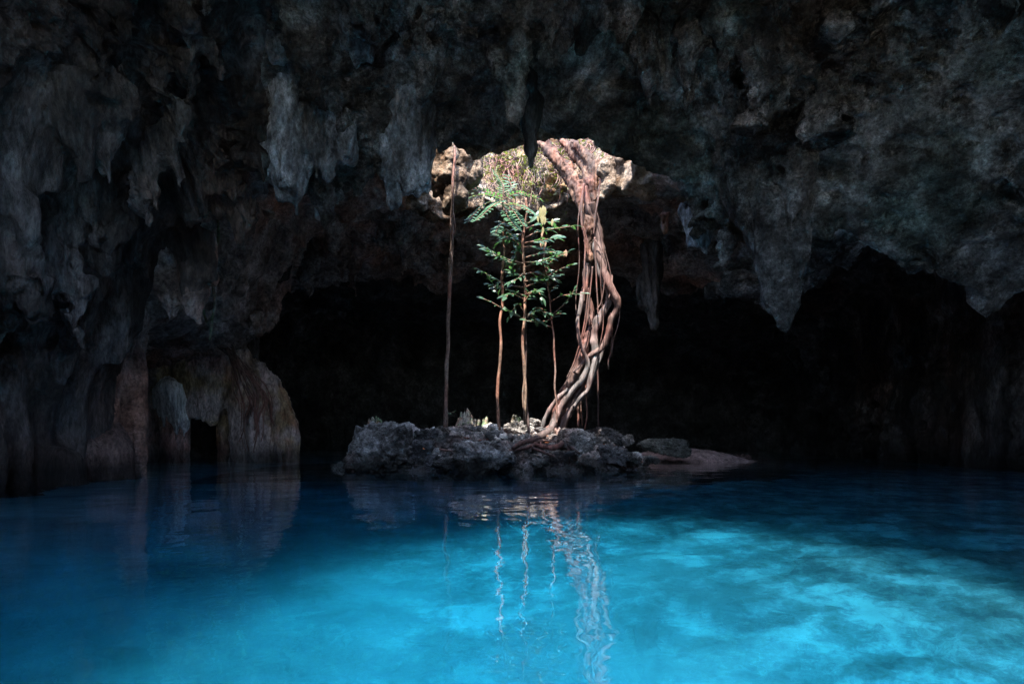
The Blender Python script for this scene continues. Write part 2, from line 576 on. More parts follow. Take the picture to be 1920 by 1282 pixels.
lob = fbm(np.stack([bx * 1.7 + 31, by * 1.7 + 5, bz * 0.35], 1), 2)
flu = fbm(np.stack([bx * 2.2 + 3, by * 2.6, bz * 0.30 + 0.15 * by], 1), 2)
add = 0.42 * big + 0.30 * med + 0.55 * np.clip(lob - 0.05, 0, 1) * (1 - wallness) * (1 - 0.7 * ss(9.3, 10.5, by)) + 0.42 * flu * wallness
i0, i1, i2 = band.T
base = V[i0, i1, i2] + add
H1 = hole_field(bx, by, bz)
hn = fbm(np.stack([bx * 1.3 + 50, by * 1.3, bz * 1.1], 1), 3)
hh = np.minimum(H1[0] + 0.30 * hn, H1[1] + 0.5 * hn)
zg = 7.4 - 1.15 * ss(6.4, 8.0, by) + 1.3 * ss(12.6, 14.0, by) + 0.35 * fbm(np.stack([bx * 0.5, by * 0.5, 0 * bx], 1), 2)
Vh[i0, i1, i2] = np.minimum(np.minimum(base, hh), zg - bz)
rd = np.random.RandomState(12)
for k in range(460):
    dx = rd.uniform(-4.6, 3.4); dy = rd.uniform(6.2, 9.4) if k % 8 else rd.uniform(12.4, 15.5)
    if abs(dx - 0.18) < 2.1 and 7.6 < dy < 12.9:
        continue
    c_ = float((np.float64(dy) * 0) + 0)
    col = Vh[int((dx - org[0]) / H), int((dy - org[1]) / H), :]
    zz = np.nonzero((col[1:] > 0) & (col[:-1] <= 0))[0]
    zz = [q_ for q_ in zz if org[2] + q_ * H > 1.2]
    if not zz:
        continue
    zt = org[2] + zz[0] * H
    ln = rd.uniform(0.15, 0.55) * (1.5 if rd.rand() < 0.3 else 0.85); r0 = rd.uniform(0.07, 0.17) * (0.6 + ln)
    a0 = np.array([dx - 0.6, dy - 0.6, zt - ln - 0.3]); a1 = np.array([dx + 0.6, dy + 0.6, zt + 0.5])
    j0 = np.maximum(((a0 - org) / H).astype(int), 0); j1 = ((a1 - org) / H).astype(int)
    gx_, gy_, gz_ = [org[i] + np.arange(j0[i], j1[i]) * H for i in range(3)]
    t_ = np.clip((zt + 0.35 - gz_) / (ln + 0.35), 0, 1)
    rr_ = (r0 * 1.5 * (1 - t_) ** 0.8 + 0.03)[None, None, :]
    dd_ = np.sqrt((gx_[:, None, None] - dx - 0.05 * np.sin(gz_ * 7 + k)[None, None, :]) ** 2 + (gy_[None, :, None] - dy) ** 2)
    f_ = np.where((gz_ < zt - ln)[None, None, :], -0.1, rr_ - dd_).astype(np.float32)
    sl = (slice(j0[0], j1[0]), slice(j0[1], j1[1]), slice(j0[2], j1[2]))
    V1_ = Vh[sl]
    h_ = np.clip(0.5 + 0.5 * (V1_ - f_) / 0.1, 0, 1)
    Vh[sl] = np.where(np.abs(V1_) < 0.9, f_ + (V1_ - f_) * h_ + 0.1 * h_ * (1 - h_), np.maximum(V1_, f_))
P, Q = surface_nets(Vh, org, H)
del V, Vh
# drop what lies outside the roof's underside seen by nobody: nothing to drop, the grid cuts the rock open
cen = P[Q].mean(1)
vis = (cen[:, 1] > 5.6) & (cen[:, 1] < 17.5) & (cen[:, 2] < 6.6) & (cen[:, 2] > -0.3) & (np.abs(cen[:, 0]) < 0.78 * cen[:, 1] + 0.8)
P = relax(P, Q, 1, 0.35)
P, Q, seam = subdivide(P, Q, vis)
cen = P[Q].mean(1)
_e = [(_si, _sa, _sb)]
P, Q, seam = subdivide(P, Q, (cen[:, 1] > 6.5) & (cen[:, 1] < 9.6) & (cen[:, 2] < 5.9) & (cen[:, 2] > 0.9) & (np.abs(cen[:, 0]) < 0.78 * cen[:, 1] + 0.3))
_e.append((_si, _sa, _sb))
N = normals(P, Q)
x, y, z = P.T
wl = ss(-3.2, -4.4, x) * ss(4.8, 3.6, z)
q = P.copy(); q[:, 2] *= (1 - 0.55 * wl)
d = 0.13 * fbm(q * 3.1, 3, 0.55)
n5 = fbm(q * 2.3 + 40, 2)
d -= 0.24 * ss(0.14, 0.30, n5)                       # pits
n6 = noise3(q * 6.5 + 11)
d -= 0.06 * ss(0.1, 0.35, n6)
calm = 0.35 + 0.9 * ss(-0.15, 0.25, fbm(P * 0.55 + 77, 2))
d = d * calm
d += 0.034 * fbm(q * 12.0 + 5, 3, 0.6) * calm
d -= 0.10 * np.abs(fbm(q * 4.5 + 60, 2)) * calm
D = (N * d[:, None]).astype(np.float32)
for i_, a_, b_ in _e + _e[:1]:
    D[i_] = (D[a_] + D[b_]) * 0.5
P = P + D
cen = P[Q].mean(1)
cx_, cy2, cz = cen.T
hf = hole_field(cx_, cy2, cz)[0]
is_shaft = (hf < 0.35) & (cz > 3.7)
is_back = (cy2 > 16.5) & ~is_shaft
is_wall = (cx_ < -4.0 - 0.0 * cz) & (cz < 3.6) & ~is_back & ~is_shaft
is_open = (cy2 < 4.3) & ~is_wall
is_right = (cx_ > 6.5) & ~is_back & ~is_shaft
nz_ = normals(P, Q)[Q[:, 0]][:, 2]
is_top = (cz > 5.6) & (nz_ > 0.5)
is_shaft &= ~is_top; is_back &= ~is_top; is_right &= ~is_top
is_ceil = ~(is_shaft | is_back | is_wall | is_right | is_top)
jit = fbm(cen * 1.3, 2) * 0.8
is_rear = (is_ceil & (cy2 > 9.7 + 0.25 * np.clip(cx_ - 1.5, 0, 9)) & (cx_ < 4.5)) | ((is_ceil | is_wall) & (cy2 > 8.9 + 0.4 * jit) & (cx_ < -3.0))  # rear roof and receding left wall take the painted bounce light colour
is_wall = (is_wall & ~is_rear) | (is_ceil & ~is_rear & (cx_ + jit < -2.7))  # left part of the roof takes the dark wall colour as painted shade
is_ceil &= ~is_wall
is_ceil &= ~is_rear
for nm, mk, mt in (('cave_ceiling', is_ceil, 'ceiling'), ('rear_cave_ceiling', is_rear, 'rear'), ('left_wall_shaded_roof', is_wall, 'wall'),
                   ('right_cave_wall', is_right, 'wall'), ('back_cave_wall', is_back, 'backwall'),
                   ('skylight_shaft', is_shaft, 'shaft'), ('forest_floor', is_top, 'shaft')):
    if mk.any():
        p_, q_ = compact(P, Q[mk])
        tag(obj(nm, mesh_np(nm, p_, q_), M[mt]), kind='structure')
print('shell quads', len(Q))

# unseen low rock face behind the camera, added and lowered to steer the sunlight
def grid(nx, ny):
    i, j = np.meshgrid(np.arange(nx - 1), np.arange(ny - 1), indexing='ij')
    a = i * ny + j
    return np.stack([a, a + ny, a + ny + 1, a + 1], -1).reshape(-1, 4)


gx, gz = np.meshgrid(np.linspace(-14, 14, 90), np.linspace(-3, 4, 30), indexing='ij')
pp = np.stack([gx.ravel(), np.full(gx.size, -9.9), gz.ravel()], 1)
pp[:, 1] += 1.2 * fbm(pp * 0.35 + 5, 3) + 0.3 * noise3(pp * 1.7)
tag(obj('added_cliff', mesh_np('added_cliff', pp, grid(90, 30)), M['wall']), kind='structure')

# lake bed
gx, gy = np.meshgrid(np.linspace(-11, 11, 300), np.linspace(-11, 23.5, 430), indexing='ij')
bxy = np.stack([gx.ravel(), gy.ravel(), np.zeros(gx.size)], 1)


def island_h(x, y):
    # the rubble mound, longer than deep, running out to a sand spit on the right
    c = 11.3 + 0.25 * np.clip(x, 0, 6)
    e = np.sqrt((np.clip(np.abs(x + 0.25) - 1.4, 0, 9) / 1.15) ** 2 + (np.clip(np.abs(y - c) - 0.5, 0, 9) / 0.9) ** 2)
    return 0.48 - 0.62 * e


def bed_h(x, y):
    n = fbm(np.stack([x * 0.6, y * 0.6, 0 * x], 1), 4)
    lum = fbm(np.stack([x * 2.6 + 4, y * 2.6, 0 * x], 1), 4, 0.6)
    deep = -2.1 + 0.55 * ss(-0.5, 3, x) + 0.2 * n + 0.26 * lum * (0.06 + 0.94 * ss(0.0, 2.4, x + 0.5 * n))
    shore = -0.9 - 0.5 * (x + 5.2) + 0.2 * n
    return np.maximum(deep, np.minimum(shore, -0.5))


bxy[:, 2] = bed_h(bxy[:, 0], bxy[:, 1])
tag(obj('lake_bed', mesh_np('lake_bed', bxy, grid(300, 430)), M['bed']), kind='structure')

# water: a closed body whose top is the lake surface
wx0, wx1, wy0, wy1 = -10.5, 10.5, -10.8, 23.0
vw = [(wx0, wy0, -3), (wx1, wy0, -3), (wx1, wy1, -3), (wx0, wy1, -3), (wx0, wy0, 0), (wx1, wy0, 0), (wx1, wy1, 0), (wx0, wy1, 0)]
fw = [(0, 3, 2, 1), (4, 5, 6, 7), (0, 1, 5, 4), (1, 2, 6, 5), (2, 3, 7, 6), (3, 0, 4, 7)]
tag(obj('water', mesh_np('water', vw, fw, smooth=False), M['water']), kind='structure')

# the island: a rubble mound, and the sand spit behind its right end
gx, gy = np.meshgrid(np.linspace(-4.4, 5.0, 330), np.linspace(9.0, 14.6, 200), indexing='ij')
ip = np.stack([gx.ravel(), gy.ravel(), 0 * gx.ravel()], 1)


def island_top(x, y):
    p = np.stack([x * 2.2, y * 2.2, 0 * x], 1)
    c = 11.35 + 0.22 * np.clip(x, 0, 6)
    e = np.sqrt((np.clip(np.abs(x + 0.15) - 1.5, 0, 9) / 1.25) ** 2 + (np.clip(np.abs(y - c) - 0.35, 0, 9) / 0.95) ** 2)
    h = 0.62 - 0.62 * e ** 1.1 - 0.16 * ss(0.5, 2.6, x)
    return np.maximum(h, -2.5) + 0.16 * fbm(p, 3, 0.6) - 0.06


ip[:, 2] = island_top(ip[:, 0], ip[:, 1])
ip[:, :2] += 0.03 * np.stack([noise3(ip * 9), noise3(ip * 9 + 7)], 1)
ip[:, 2] += 0.05 * np.abs(fbm(ip * 6.0 + 3, 3, 0.6))
tag(obj('island_ground', mesh_np('island_ground', ip, grid(330, 200)), M['dark_boulder']), kind='structure')
gx, gy = np.meshgrid(np.linspace(1.2, 7.4, 160), np.linspace(11.6, 16.4, 110), indexing='ij')
sp = np.stack([gx.ravel(), gy.ravel(), 0 * gx.ravel()], 1)
e = np.sqrt(((sp[:, 0] - 3.45) / 1.55) ** 2 + ((sp[:, 1] - 13.9) / 0.9) ** 2)
sp[:, 2] = 0.26 - 0.27 * e ** 1.5 + 0.07 * fbm(sp * 1.4, 4) + 0.03 * np.abs(noise3(sp * 7))
tag(obj('sand_bank', mesh_np('sand_bank', sp, grid(160, 110)), M['sand']), kind='structure')


# ------------------------------------------------------------------ builders for stone
def blob_mesh(name, prims, h, k=0.08, coarse=((3.2, 0.10), (7, 0.04)), fine=((5.0, 0.09), (13, 0.045)), zs=0.22, org=None, sub=True):
    """round cones blended together, displaced; prims: (p0, r0, p1, r1)"""
    pr = [(np.asarray(a, float), ra, np.asarray(b, float), rb) for a, ra, b, rb in prims]
    R = max(max(p[1], p[3]) for p in pr)
    lo = np.min([np.minimum(p[0] - p[1], p[2] - p[3]) for p in pr], axis=0) - 0.28 - 2 * h
    hi = np.max([np.maximum(p[0] + p[1], p[2] + p[3]) for p in pr], axis=0) + 0.28 + 2 * h
    n = np.ceil((hi - lo) / h).astype(int)
    ax = [lo[i] + np.arange(n[i]) * h for i in range(3)]
    X, Y, Z = np.meshgrid(*ax, indexing='ij')
    G = np.stack([X.ravel(), Y.ravel(), Z.ravel()], 1).astype(np.float32)
    acc = np.zeros(len(G), np.float32)
    for a, ra, b, rb in pr:
        ab = b - a
        t = np.clip((G - a) @ ab / max(ab @ ab, 1e-6), 0, 1)
        d = np.linalg.norm(G - a - t[:, None] * ab, axis=1) - (ra + (rb - ra) * t)
        acc += np.exp(np.clip(-d / k * 2.0, -50, 50))
    f = np.log(acc + 1e-20) * k / 2.0
    m = np.abs(f) < 0.3
    q = G[m] * np.array([1, 1, zs])
    for sc, am in coarse:
        f[m] += am * fbm(q * sc + 3.1, 2)
    f = f.reshape(n)
    P, Q = surface_nets(f, lo, h)
    if sub:
        P = relax(P, Q, 1, 0.4)
        P, Q, _ = subdivide(P, Q)
    N = normals(P, Q)
    q = P * np.array([1, 1, zs])
    d = np.zeros(len(P), np.float32)
    for sc, am in fine:
        d += am * fbm(q * sc + 8.8, 3, 0.55)
    P = P + N * d[:, None]
    if org is not None:
        P = P - np.asarray(org)
    return mesh_np(name, P, Q)


def px_prims(lst, y0):
    out = []
    for it in lst:
        x0, yy0, r0, x1, yy1, r1 = it[:6]
        ya = y0 + (it[6] if len(it) > 6 else 0); yb = y0 + (it[7] if len(it) > 7 else (it[6] if len(it) > 6 else 0))
        out.append((W(x0, yy0, ya), r0 / F * ya, W(x1, yy1, yb), r1 / F * yb))
    return out


def hang(name, lst, y0, mat, label, cat, h=0.035, k=0.08, group=None, **kw):
    pr = px_prims(lst, y0)
    o = pr[0][0]
    ob = obj(name, blob_mesh(name, pr, h, k, org=o, **kw), M[mat], loc=tuple(o))
    return tag(ob, label, cat, group)


GS = 'stalactites hanging from the cave ceiling'
hang('stalactite', [(548, 130, 46, 540, 230, 26, 0.0), (540, 230, 24, 522, 300, 24), (542, 250, 20, 540, 330, 22, -0.1), (560, 210, 16, 556, 300, 26), (508, 300, 14, 522, 372, 5),
                    (546, 310, 24, 552, 350, 21), (552, 350, 21, 555, 412, 1.5), (502, 290, 18, 508, 330, 10)], 8.05, 'dripstone',
     'large pale blue stalactite with a leaf shaped pointed tip left of the skylight', 'stalactite', group=GS)
hang('stalactite', [(640, 40, 30, 644, 140, 22, -0.45, -0.15), (644, 140, 22, 632, 215, 21), (632, 220, 22, 645, 280, 25), (640, 120, 24, 662, 60, 14, -0.1, -0.5), (600, 225, 17, 598, 275, 19),
                    (598, 280, 15, 608, 300, 12), (608, 300, 13, 613, 322, 7), (580, 215, 14, 577, 270, 12), (685, 90, 12, 690, 112, 8, -0.3)], 7.95, 'dripstone',
     'long pale stalactite like a column ending in rounded bulbs, right of the leaf shaped one', 'stalactite', group=GS)
hang('stalactite', [(740, 130, 40, 735, 265, 17), (770, 150, 40, 762, 285, 16, -0.08), (800, 170, 34, 796, 280, 14, -0.04), (745, 262, 22, 760, 325, 30), (800, 265, 20, 785, 330, 22), (762, 280, 14, 764, 350, 10, -0.14),
                    (740, 335, 22, 737, 392, 8), (760, 330, 30, 782, 368, 10), (720, 230, 15, 722, 288, 5), (800, 290, 14, 795, 345, 10)], 8.2, 'dripstone',
     'broad folded drapery stalactite with a ragged blue hem beside the skylight', 'stalactite', h=0.035, k=0.06, group=GS)
hang('stalactite', [(830, 205, 20, 832, 245, 22), (832, 245, 20, 826, 278, 8)], 8.35, 'ceiling',
     'short blunt pitted stalactite above the left rim of the skylight', 'stalactite', group=GS)
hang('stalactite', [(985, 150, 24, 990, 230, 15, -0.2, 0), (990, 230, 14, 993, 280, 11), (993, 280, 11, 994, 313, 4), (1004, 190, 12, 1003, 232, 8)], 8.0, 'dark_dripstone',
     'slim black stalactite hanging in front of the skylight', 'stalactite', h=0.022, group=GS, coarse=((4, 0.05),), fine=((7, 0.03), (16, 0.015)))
hang('stalactite', [(1400, 300, 66, 1440, 390, 56, 0.3, 0.15), (1440, 390, 50, 1462, 480, 38, 0.1, 0), (1500, 380, 30, 1480, 480, 26, 0.1), (1468, 420, 40, 1464, 490, 36), (1464, 490, 34, 1463, 555, 25), (1448, 555, 15, 1456, 602, 6),
                    (1480, 550, 15, 1472, 617, 5), (1496, 470, 12, 1498, 540, 6)], 7.9, 'ceiling',
     'massive rough stalactite with a split tip on the right', 'stalactite', h=0.04, k=0.08, group=GS)
hang('stalactite', [(1300, 400, 26, 1305, 440, 18), (1305, 440, 16, 1322, 474, 5), (1335, 400, 14, 1332, 458, 6)], 9.6, 'dripstone',
     'small pale stalactite fringe on the dark roof right of the root column', 'stalactite', h=0.03, group=GS)
hang('stalactite', [(1242, 405, 9, 1243, 432, 6), (1243, 432, 6, 1246, 452, 2)], 9.8, 'flowstone',
     'tiny rust orange stalactite right of the root column', 'stalactite', h=0.025, group=GS)
hang('stalactite', [(1224, 470, 22, 1224, 560, 14), (1224, 560, 13, 1226, 612, 5), (1200, 520, 8, 1203, 570, 4)], 12.9, 'wall',
     'dim brown stalactite in the dark behind the root column', 'stalactite', h=0.05, group=GS)
hang('stalactite', [(505, 430, 28, 520, 470, 30), (520, 470, 28, 532, 515, 14)], 12.4, 'wall',
     'brown fan shaped stalactite under the roof above the flowstone arch', 'stalactite', h=0.045, group=GS)
hang('stalactite', [(640, 268, 14, 634, 325, 13), (634, 325, 13, 622, 358, 12), (634, 355, 8, 632, 384, 3), (612, 335, 7, 600, 372, 5), (600, 372, 5, 598, 404, 2)], 9.2, 'white_flow',  # rim light from the skylight put into a white stone colour
     'small twisted stalactite pair, white standing in for rim light, behind the bulbous column', 'stalactite', h=0.02, k=0.03, group=GS)
hang('stalactite', [(590, -40, 26, 592, 10, 20), (592, 10, 18, 594, 38, 8)], 7.35, 'dripstone',
     'stubby blue grey stalactite cut by the top edge, above the bulbous column', 'stalactite', group=GS)
hang('stalactite', [(530, 60, 16, 530, 92, 15), (530, 92, 13, 532, 104, 8)], 7.6, 'dripstone',
     'rounded pale stalactite stub highest on the left', 'stalactite', group=GS)
hang('stalactite', [(566, 100, 20, 566, 122, 18), (580, 118, 10, 578, 136, 6)], 7.75, 'dripstone',
     'rounded pale stalactite stub just above the leaf shaped stalactite', 'stalactite', group=GS)
hang('stalactite', [(808, -30, 18, 806, 20, 14), (806, 20, 13, 802, 52, 7)], 7.3, 'dripstone',
     'short blue stalactite near the top edge above the drapery', 'stalactite', group=GS)
hang('stalactite', [(1215, 60, 30, 1215, 150, 20, -0.1), (1215, 150, 20, 1216, 195, 6), (1190, 40, 18, 1188, 100, 8, -0.2)], 7.7, 'ceiling',
     'pitted stone blade hanging from the pockmarked roof above the root column', 'stalactite', group=GS)
hang('stalactite', [(1340, 40, 30, 1335, 110, 22, -0.1), (1335, 110, 20, 1330, 160, 8)], 7.5, 'ceiling',
     'short knobbly stalactite on the pockmarked roof at upper right', 'stalactite', group=GS)
hang('hanging_rock', [(835, 290, 26, 828, 330, 22), (828, 330, 20, 815, 362, 7), (850, 340, 26, 858, 370, 20), (850, 372, 12, 838, 392, 5), (870, 290, 30, 880, 330, 24, 0.4)], 10.2, 'shaft',
     'ochre honeycombed rock lobe hanging from the left rim of the skylight', 'rock', h=0.03, k=0.05, zs=0.8,
     coarse=((3.0, 0.12),), fine=((7, 0.05),))
hang('hanging_rock', [(1135, 315, 18, 1140, 350, 16), (1140, 352, 13, 1128, 370, 8)], 11.2, 'shaft',
     'white rock knob on the right rim of the skylight beside the trunk', 'rock', h=0.03, k=0.05, zs=0.8,
     coarse=((3.5, 0.1),), fine=((9, 0.04),))

# flowstone arch on the left
FL = [(350, 690, 12, 348, 760, 6, -0.3), (360, 690, 14, 362, 775, 5, -0.32), (384, 700, 14, 385, 790, 4, -0.32), (412, 700, 14, 414, 770, 4, -0.3), (470, 700, 12, 478, 860, 9, -0.3), (446, 700, 10, 450, 800, 8, -0.3), (512, 750, 10, 518, 860, 8, -0.2),
      (215, 720, 60, 300, 690, 38, 0.3, 0.2), (290, 700, 38, 380, 695, 38, 0.1, 0), (380, 690, 34, 445, 680, 34), (445, 685, 32, 500, 735, 30, 0, 0.1),
      (500, 735, 28, 532, 790, 22, 0.1, 0.1), (532, 790, 22, 541, 880, 17, 0.1),
      (395, 705, 30, 402, 750, 22, -0.25), (402, 750, 18, 395, 785, 7, -0.25), (375, 720, 20, 372, 770, 9, -0.1),
      (455, 720, 30, 462, 800, 22, -0.15), (462, 800, 20, 464, 890, 19, -0.15), (485, 760, 22, 500, 885, 22, -0.05), (428, 730, 18, 420, 885, 14, 0.3),
      (440, 720, 16, 442, 885, 12, 0.1), (520, 780, 16, 522, 885, 12, -0.1),
      (325, 760, 26, 333, 890, 19, -0.1), (290, 740, 34, 300, 780, 22), (265, 780, 34, 268, 890, 20, -0.2), (240, 760, 40, 240, 880, 36, 0.2), (300, 800, 10, 300, 890, 12)]
pr = px_prims(FL, 13.4)
o0 = pr[0][0]
fl = empty('flowstone_arch', tuple(o0), 'pink and brown flowstone arch standing in the water against the left wall', 'rock formation')
obj('stone_body', blob_mesh('stone_body', pr, 0.045, 0.07, coarse=((2.2, 0.14), (5, 0.06)), fine=((3.6, 0.13), (9, 0.06)), zs=0.28, org=o0), M['flowstone'], fl)
wd = obj('white_drape', blob_mesh('white_drape', px_prims([(300, 735, 12, 298, 782, 2, -0.32), (306, 728, 12, 308, 800, 2, -0.38), (294, 745, 10, 286, 775, 2, -0.25), (314, 722, 13, 320, 788, 3, -0.44), (320, 724, 13, 333, 812, 3, -0.44),
         (328, 730, 14, 347, 795, 9, -0.42), (347, 795, 9, 345, 822, 2, -0.42), (314, 724, 18, 334, 765, 14, -0.34)], 13.4), 0.032, 0.03, coarse=((4.5, 0.05),), fine=((9, 0.035), (22, 0.02)), zs=0.2, org=o0), M['white_flow'], fl)
wd['label'] = 'chalk white fluted drape on the front of the arch'
hang('stone_pillar', [(462, 380, 30, 460, 470, 20), (460, 470, 18, 462, 560, 14), (462, 560, 15, 455, 660, 26), (478, 520, 8, 474, 690, 9), (436, 540, 9, 436, 640, 12, -0.1)], 13.5, 'wall',
     'tall brown stone pillar rising from the flowstone arch to the roof', 'stone pillar', h=0.05)
hang('flowstone_mound', [(180, 790, 30, 200, 850, 44), (200, 850, 42, 208, 935, 42), (165, 850, 34, 155, 950, 36, -0.3), (232, 860, 14, 240, 930, 16, -0.1)], 8.9, 'rust',
     'rust red sloping flowstone mound at the foot of the left wall', 'rock', h=0.045, k=0.12, coarse=((2.5, 0.09),), fine=((4, 0.06), (10, 0.025)))
hang('flowstone_mound', [(70, 860, 40, 60, 950, 50), (125, 870, 30, 120, 950, 36)], 7.9, 'wall',
     'dark brown flowstone foot in the corner where the left wall meets the water', 'rock', h=0.05, k=0.12, coarse=((2.5, 0.09),), fine=((4, 0.06),))


# ------------------------------------------------------------------ tubes
def smooth_path(pts, rad, step):
    pts = np.asarray(pts, float); rad = np.asarray(rad, float)
    seg = np.linalg.norm(np.diff(pts, axis=0), axis=1)
    out, ro = [], []
    n = len(pts)
    for i in range(n - 1):
        p0 = pts[max(i - 1, 0)]; p1 = pts[i]; p2 = pts[i + 1]; p3 = pts[min(i + 2, n - 1)]
        m = max(2, int(seg[i] / step))
        for t in np.arange(m) / m:
            out.append(0.5 * ((2 * p1) + (p2 - p0) * t + (2 * p0 - 5 * p1 + 4 * p2 - p3) * t * t + (3 * p1 - p0 - 3 * p2 + p3) * t ** 3))
            ro.append(rad[i] * (1 - t) + rad[i + 1] * t)
    out.append(pts[-1]); ro.append(rad[-1])
    return np.array(out), np.array(ro)


def tube(pts, rad, n=8, step=0.06, lump=0.12, wob=0.0, flute=0.0, seed=0):
    p, r = smooth_path(pts, rad, step)
    if wob:
        q = p * 2.2 + seed * 3.7
        p = p + wob * np.stack([noise3(q), noise3(q + 31), 0.3 * noise3(q + 57)], 1)
    T = np.gradient(p, axis=0); T /= np.linalg.norm(T, axis=1)[:, None] + 1e-9
    ref = np.array([0.0, 1.0, 0.0])
    A = np.cross(T, ref)
    bad = np.linalg.norm(A, axis=1) < 0.15
    A[bad] = np.cross(T[bad], [1.0, 0, 0])
    A /= np.linalg.norm(A, axis=1)[:, None]
    B = np.cross(T, A)
    th = np.arange(n) / n * 2 * PI
    L = len(p)
    ring = A[:, None, :] * np.cos(th)[None, :, None] + B[:, None, :] * np.sin(th)[None, :, None]
    base = p[:, None, :] + ring * r[:, None, None]
    dn = noise3((base.reshape(-1, 3) * 6 + seed)).reshape(L, n)
    dn2 = noise3((base.reshape(-1, 3) * np.array([22, 22, 4]) + seed)).reshape(L, n)
    rr = r[:, None] * (1 + lump * 2 * dn + flute * 2 * dn2)
    V_ = p[:, None, :] + ring * rr[:, :, None]
    V_ = V_.reshape(-1, 3)
    i, j = np.meshgrid(np.arange(L - 1), np.arange(n), indexing='ij')
    j2 = (j + 1) % n
    q = np.stack([i * n + j, i * n + j2, (i + 1) * n + j2, (i + 1) * n + j], -1).reshape(-1, 4)
    # end caps, as fans of degenerate-free quads
    V_ = np.concatenate([V_, p[:1], p[-1:]])
    c0, c1 = L * n, L * n + 1
    cap = []
    for a in range(0, n, 2):
        cap.append((c0, (a + 2) % n, (a + 1) % n, a))
        o = (L - 1) * n
        cap.append((c1, o + a, o + (a + 1) % n, o + (a + 2) % n))
    return V_, np.concatenate([q, np.array(cap)]).astype(np.int32)


def join(parts):
    P_, Q_, n = [], [], 0
    for p, q in parts:
        P_.append(p); Q_.append(q + n); n += len(p)
    return np.concatenate(P_), np.concatenate(Q_)


def px_path(lst, y0):
    pts, rad = [], []
    for it in lst:
        y = y0 + (it[3] if len(it) > 3 else 0)
        pts.append(W(it[0], it[1], y)); rad.append(it[2] / F * y)
    return pts, rad


def px_tube(lst, y0, org, **kw):
    pts, rad = px_path(lst, y0)
    p, q = tube(pts, rad, **kw)
    return p - np.asarray(org), q


# ------------------------------------------------------------------ the root column
YR = 11.3
rc_o = W(1040, 812, YR)
rc = empty('strangler_fig', tuple(rc_o), 'thick twisted column of reddish fig roots dropping from the skylight to the island', 'tree')
tr = px_prims([(985, 222, 13, 1030, 286, 12, 0.9, 0.7), (1030, 286, 13, 1062, 318, 16, 0.7, 0.5), (1062, 318, 16, 1090, 372, 17, 0.5, 0.15), (1090, 372, 15, 1103, 420, 11, 0.15, 0), (1103, 420, 11, 1107, 485, 6, 0, 0),
               (1050, 262, 8, 1085, 298, 9, 0.8, 0.5), (1085, 298, 9, 1108, 345, 10, 0.5, 0.1), (1108, 345, 10, 1114, 430, 8, 0.1, 0), (1114, 430, 9, 1124, 480, 6, 0, 0),
               (1015, 270, 8, 1072, 330, 9, 0.6, 0.3), (1072, 330, 9, 1098, 390, 7, 0.3, 0.0), (1075, 270, 8, 1112, 308, 9, 0.5, 0.2), (1112, 308, 8, 1118, 372, 6, 0.2, 0)], YR)
tr = [(a_, ra_ * 0.84, b_, rb_ * 0.84) for a_, ra_, b_, rb_ in tr]
obj('trunk', blob_mesh('trunk', tr, 0.028, 0.02, coarse=((5, 0.08),), fine=((10, 0.06), (26, 0.02)), zs=0.35, org=rc_o), M['trunk'], rc)
strands = [
    # twisted top
    ('root', [(1098, 350, 7), (1104, 390, 9), (1114, 425, 11), (1109, 470, 11), (1104, 500, 9), (1098, 535, 8), (1092, 565, 8)], 'root', 0),
    ('root', [(1108, 380, 10), (1117, 420, 15), (1123, 460, 15), (1130, 495, 12), (1142, 530, 11), (1158, 568, 10), (1155, 583, 10), (1146, 600, 9), (1142, 625, 10), (1134, 645, 10),
              (1124, 656, 9), (1106, 668, 8), (1092, 684, 7), (1080, 700, 8)], 'root', -0.05),
    ('root', [(1112, 430, 9), (1118, 480, 10), (1130, 520, 10), (1142, 552, 10), (1135, 578, 10), (1120, 602, 11), (1115, 630, 11), (1116, 652, 11), (1113, 680, 9), (1108, 705, 8), (1103, 730, 7),
              (1088, 745, 6), (1075, 762, 6)], 'grey_root', 0.02),
    ('root', [(1108, 440, 10), (1106, 480, 11), (1100, 515, 11), (1102, 555, 8), (1110, 590, 8), (1108, 618, 9), (1098, 645, 12), (1088, 672, 14), (1074, 700, 13), (1062, 725, 13), (1052, 750, 13), (1044, 775, 14), (1038, 805, 16)], 'root', 0.1),
    ('root', [(1102, 520, 8), (1094, 550, 8), (1098, 580, 6), (1108, 610, 6)], 'root', 0.05),
    ('root', [(1090, 548, 6), (1087, 580, 6), (1084, 605, 6), (1086, 635, 6), (1092, 655, 6), (1100, 672, 6), (1102, 690, 7), (1090, 712, 8), (1076, 728, 9), (1062, 745, 8), (1050, 765, 9), (1040, 790, 10), (1030, 812, 9)], 'grey_root', -0.08),
    ('root', [(1066, 730, 5), (1050, 742, 6), (1036, 758, 6), (1024, 778, 6), (1015, 800, 6)], 'grey_root', -0.05),
    ('root', [(1128, 655, 7), (1124, 675, 6), (1115, 695, 6), (1110, 712, 6), (1098, 735, 7), (1080, 755, 8), (1064, 778, 9), (1052, 805, 10)], 'grey_root', 0.1),
    ('root', [(1104, 700, 8), (1090, 722, 9), (1074, 750, 12), (1060, 778, 14), (1050, 812, 16)], 'dark_root', 0.18),
    ('root', [(1088, 700, 10), (1068, 730, 13), (1052, 765, 15), (1040, 800, 18)], 'dark_root', 0.12),
]
for k, (nm, pl, mt, off) in enumerate(strands):
    pts, rad = px_path([(a, b, r * 0.66, off * 1.3 + 0.07 * math.sin(b * 0.03 + k)) for a, b, r in pl], YR)
    p, q = tube(pts, rad, n=14, step=0.025, lump=0.28, flute=0.2, wob=0.03, seed=k)
    obj(nm, mesh_np(nm, p - rc_o, q), M[mt], rc)
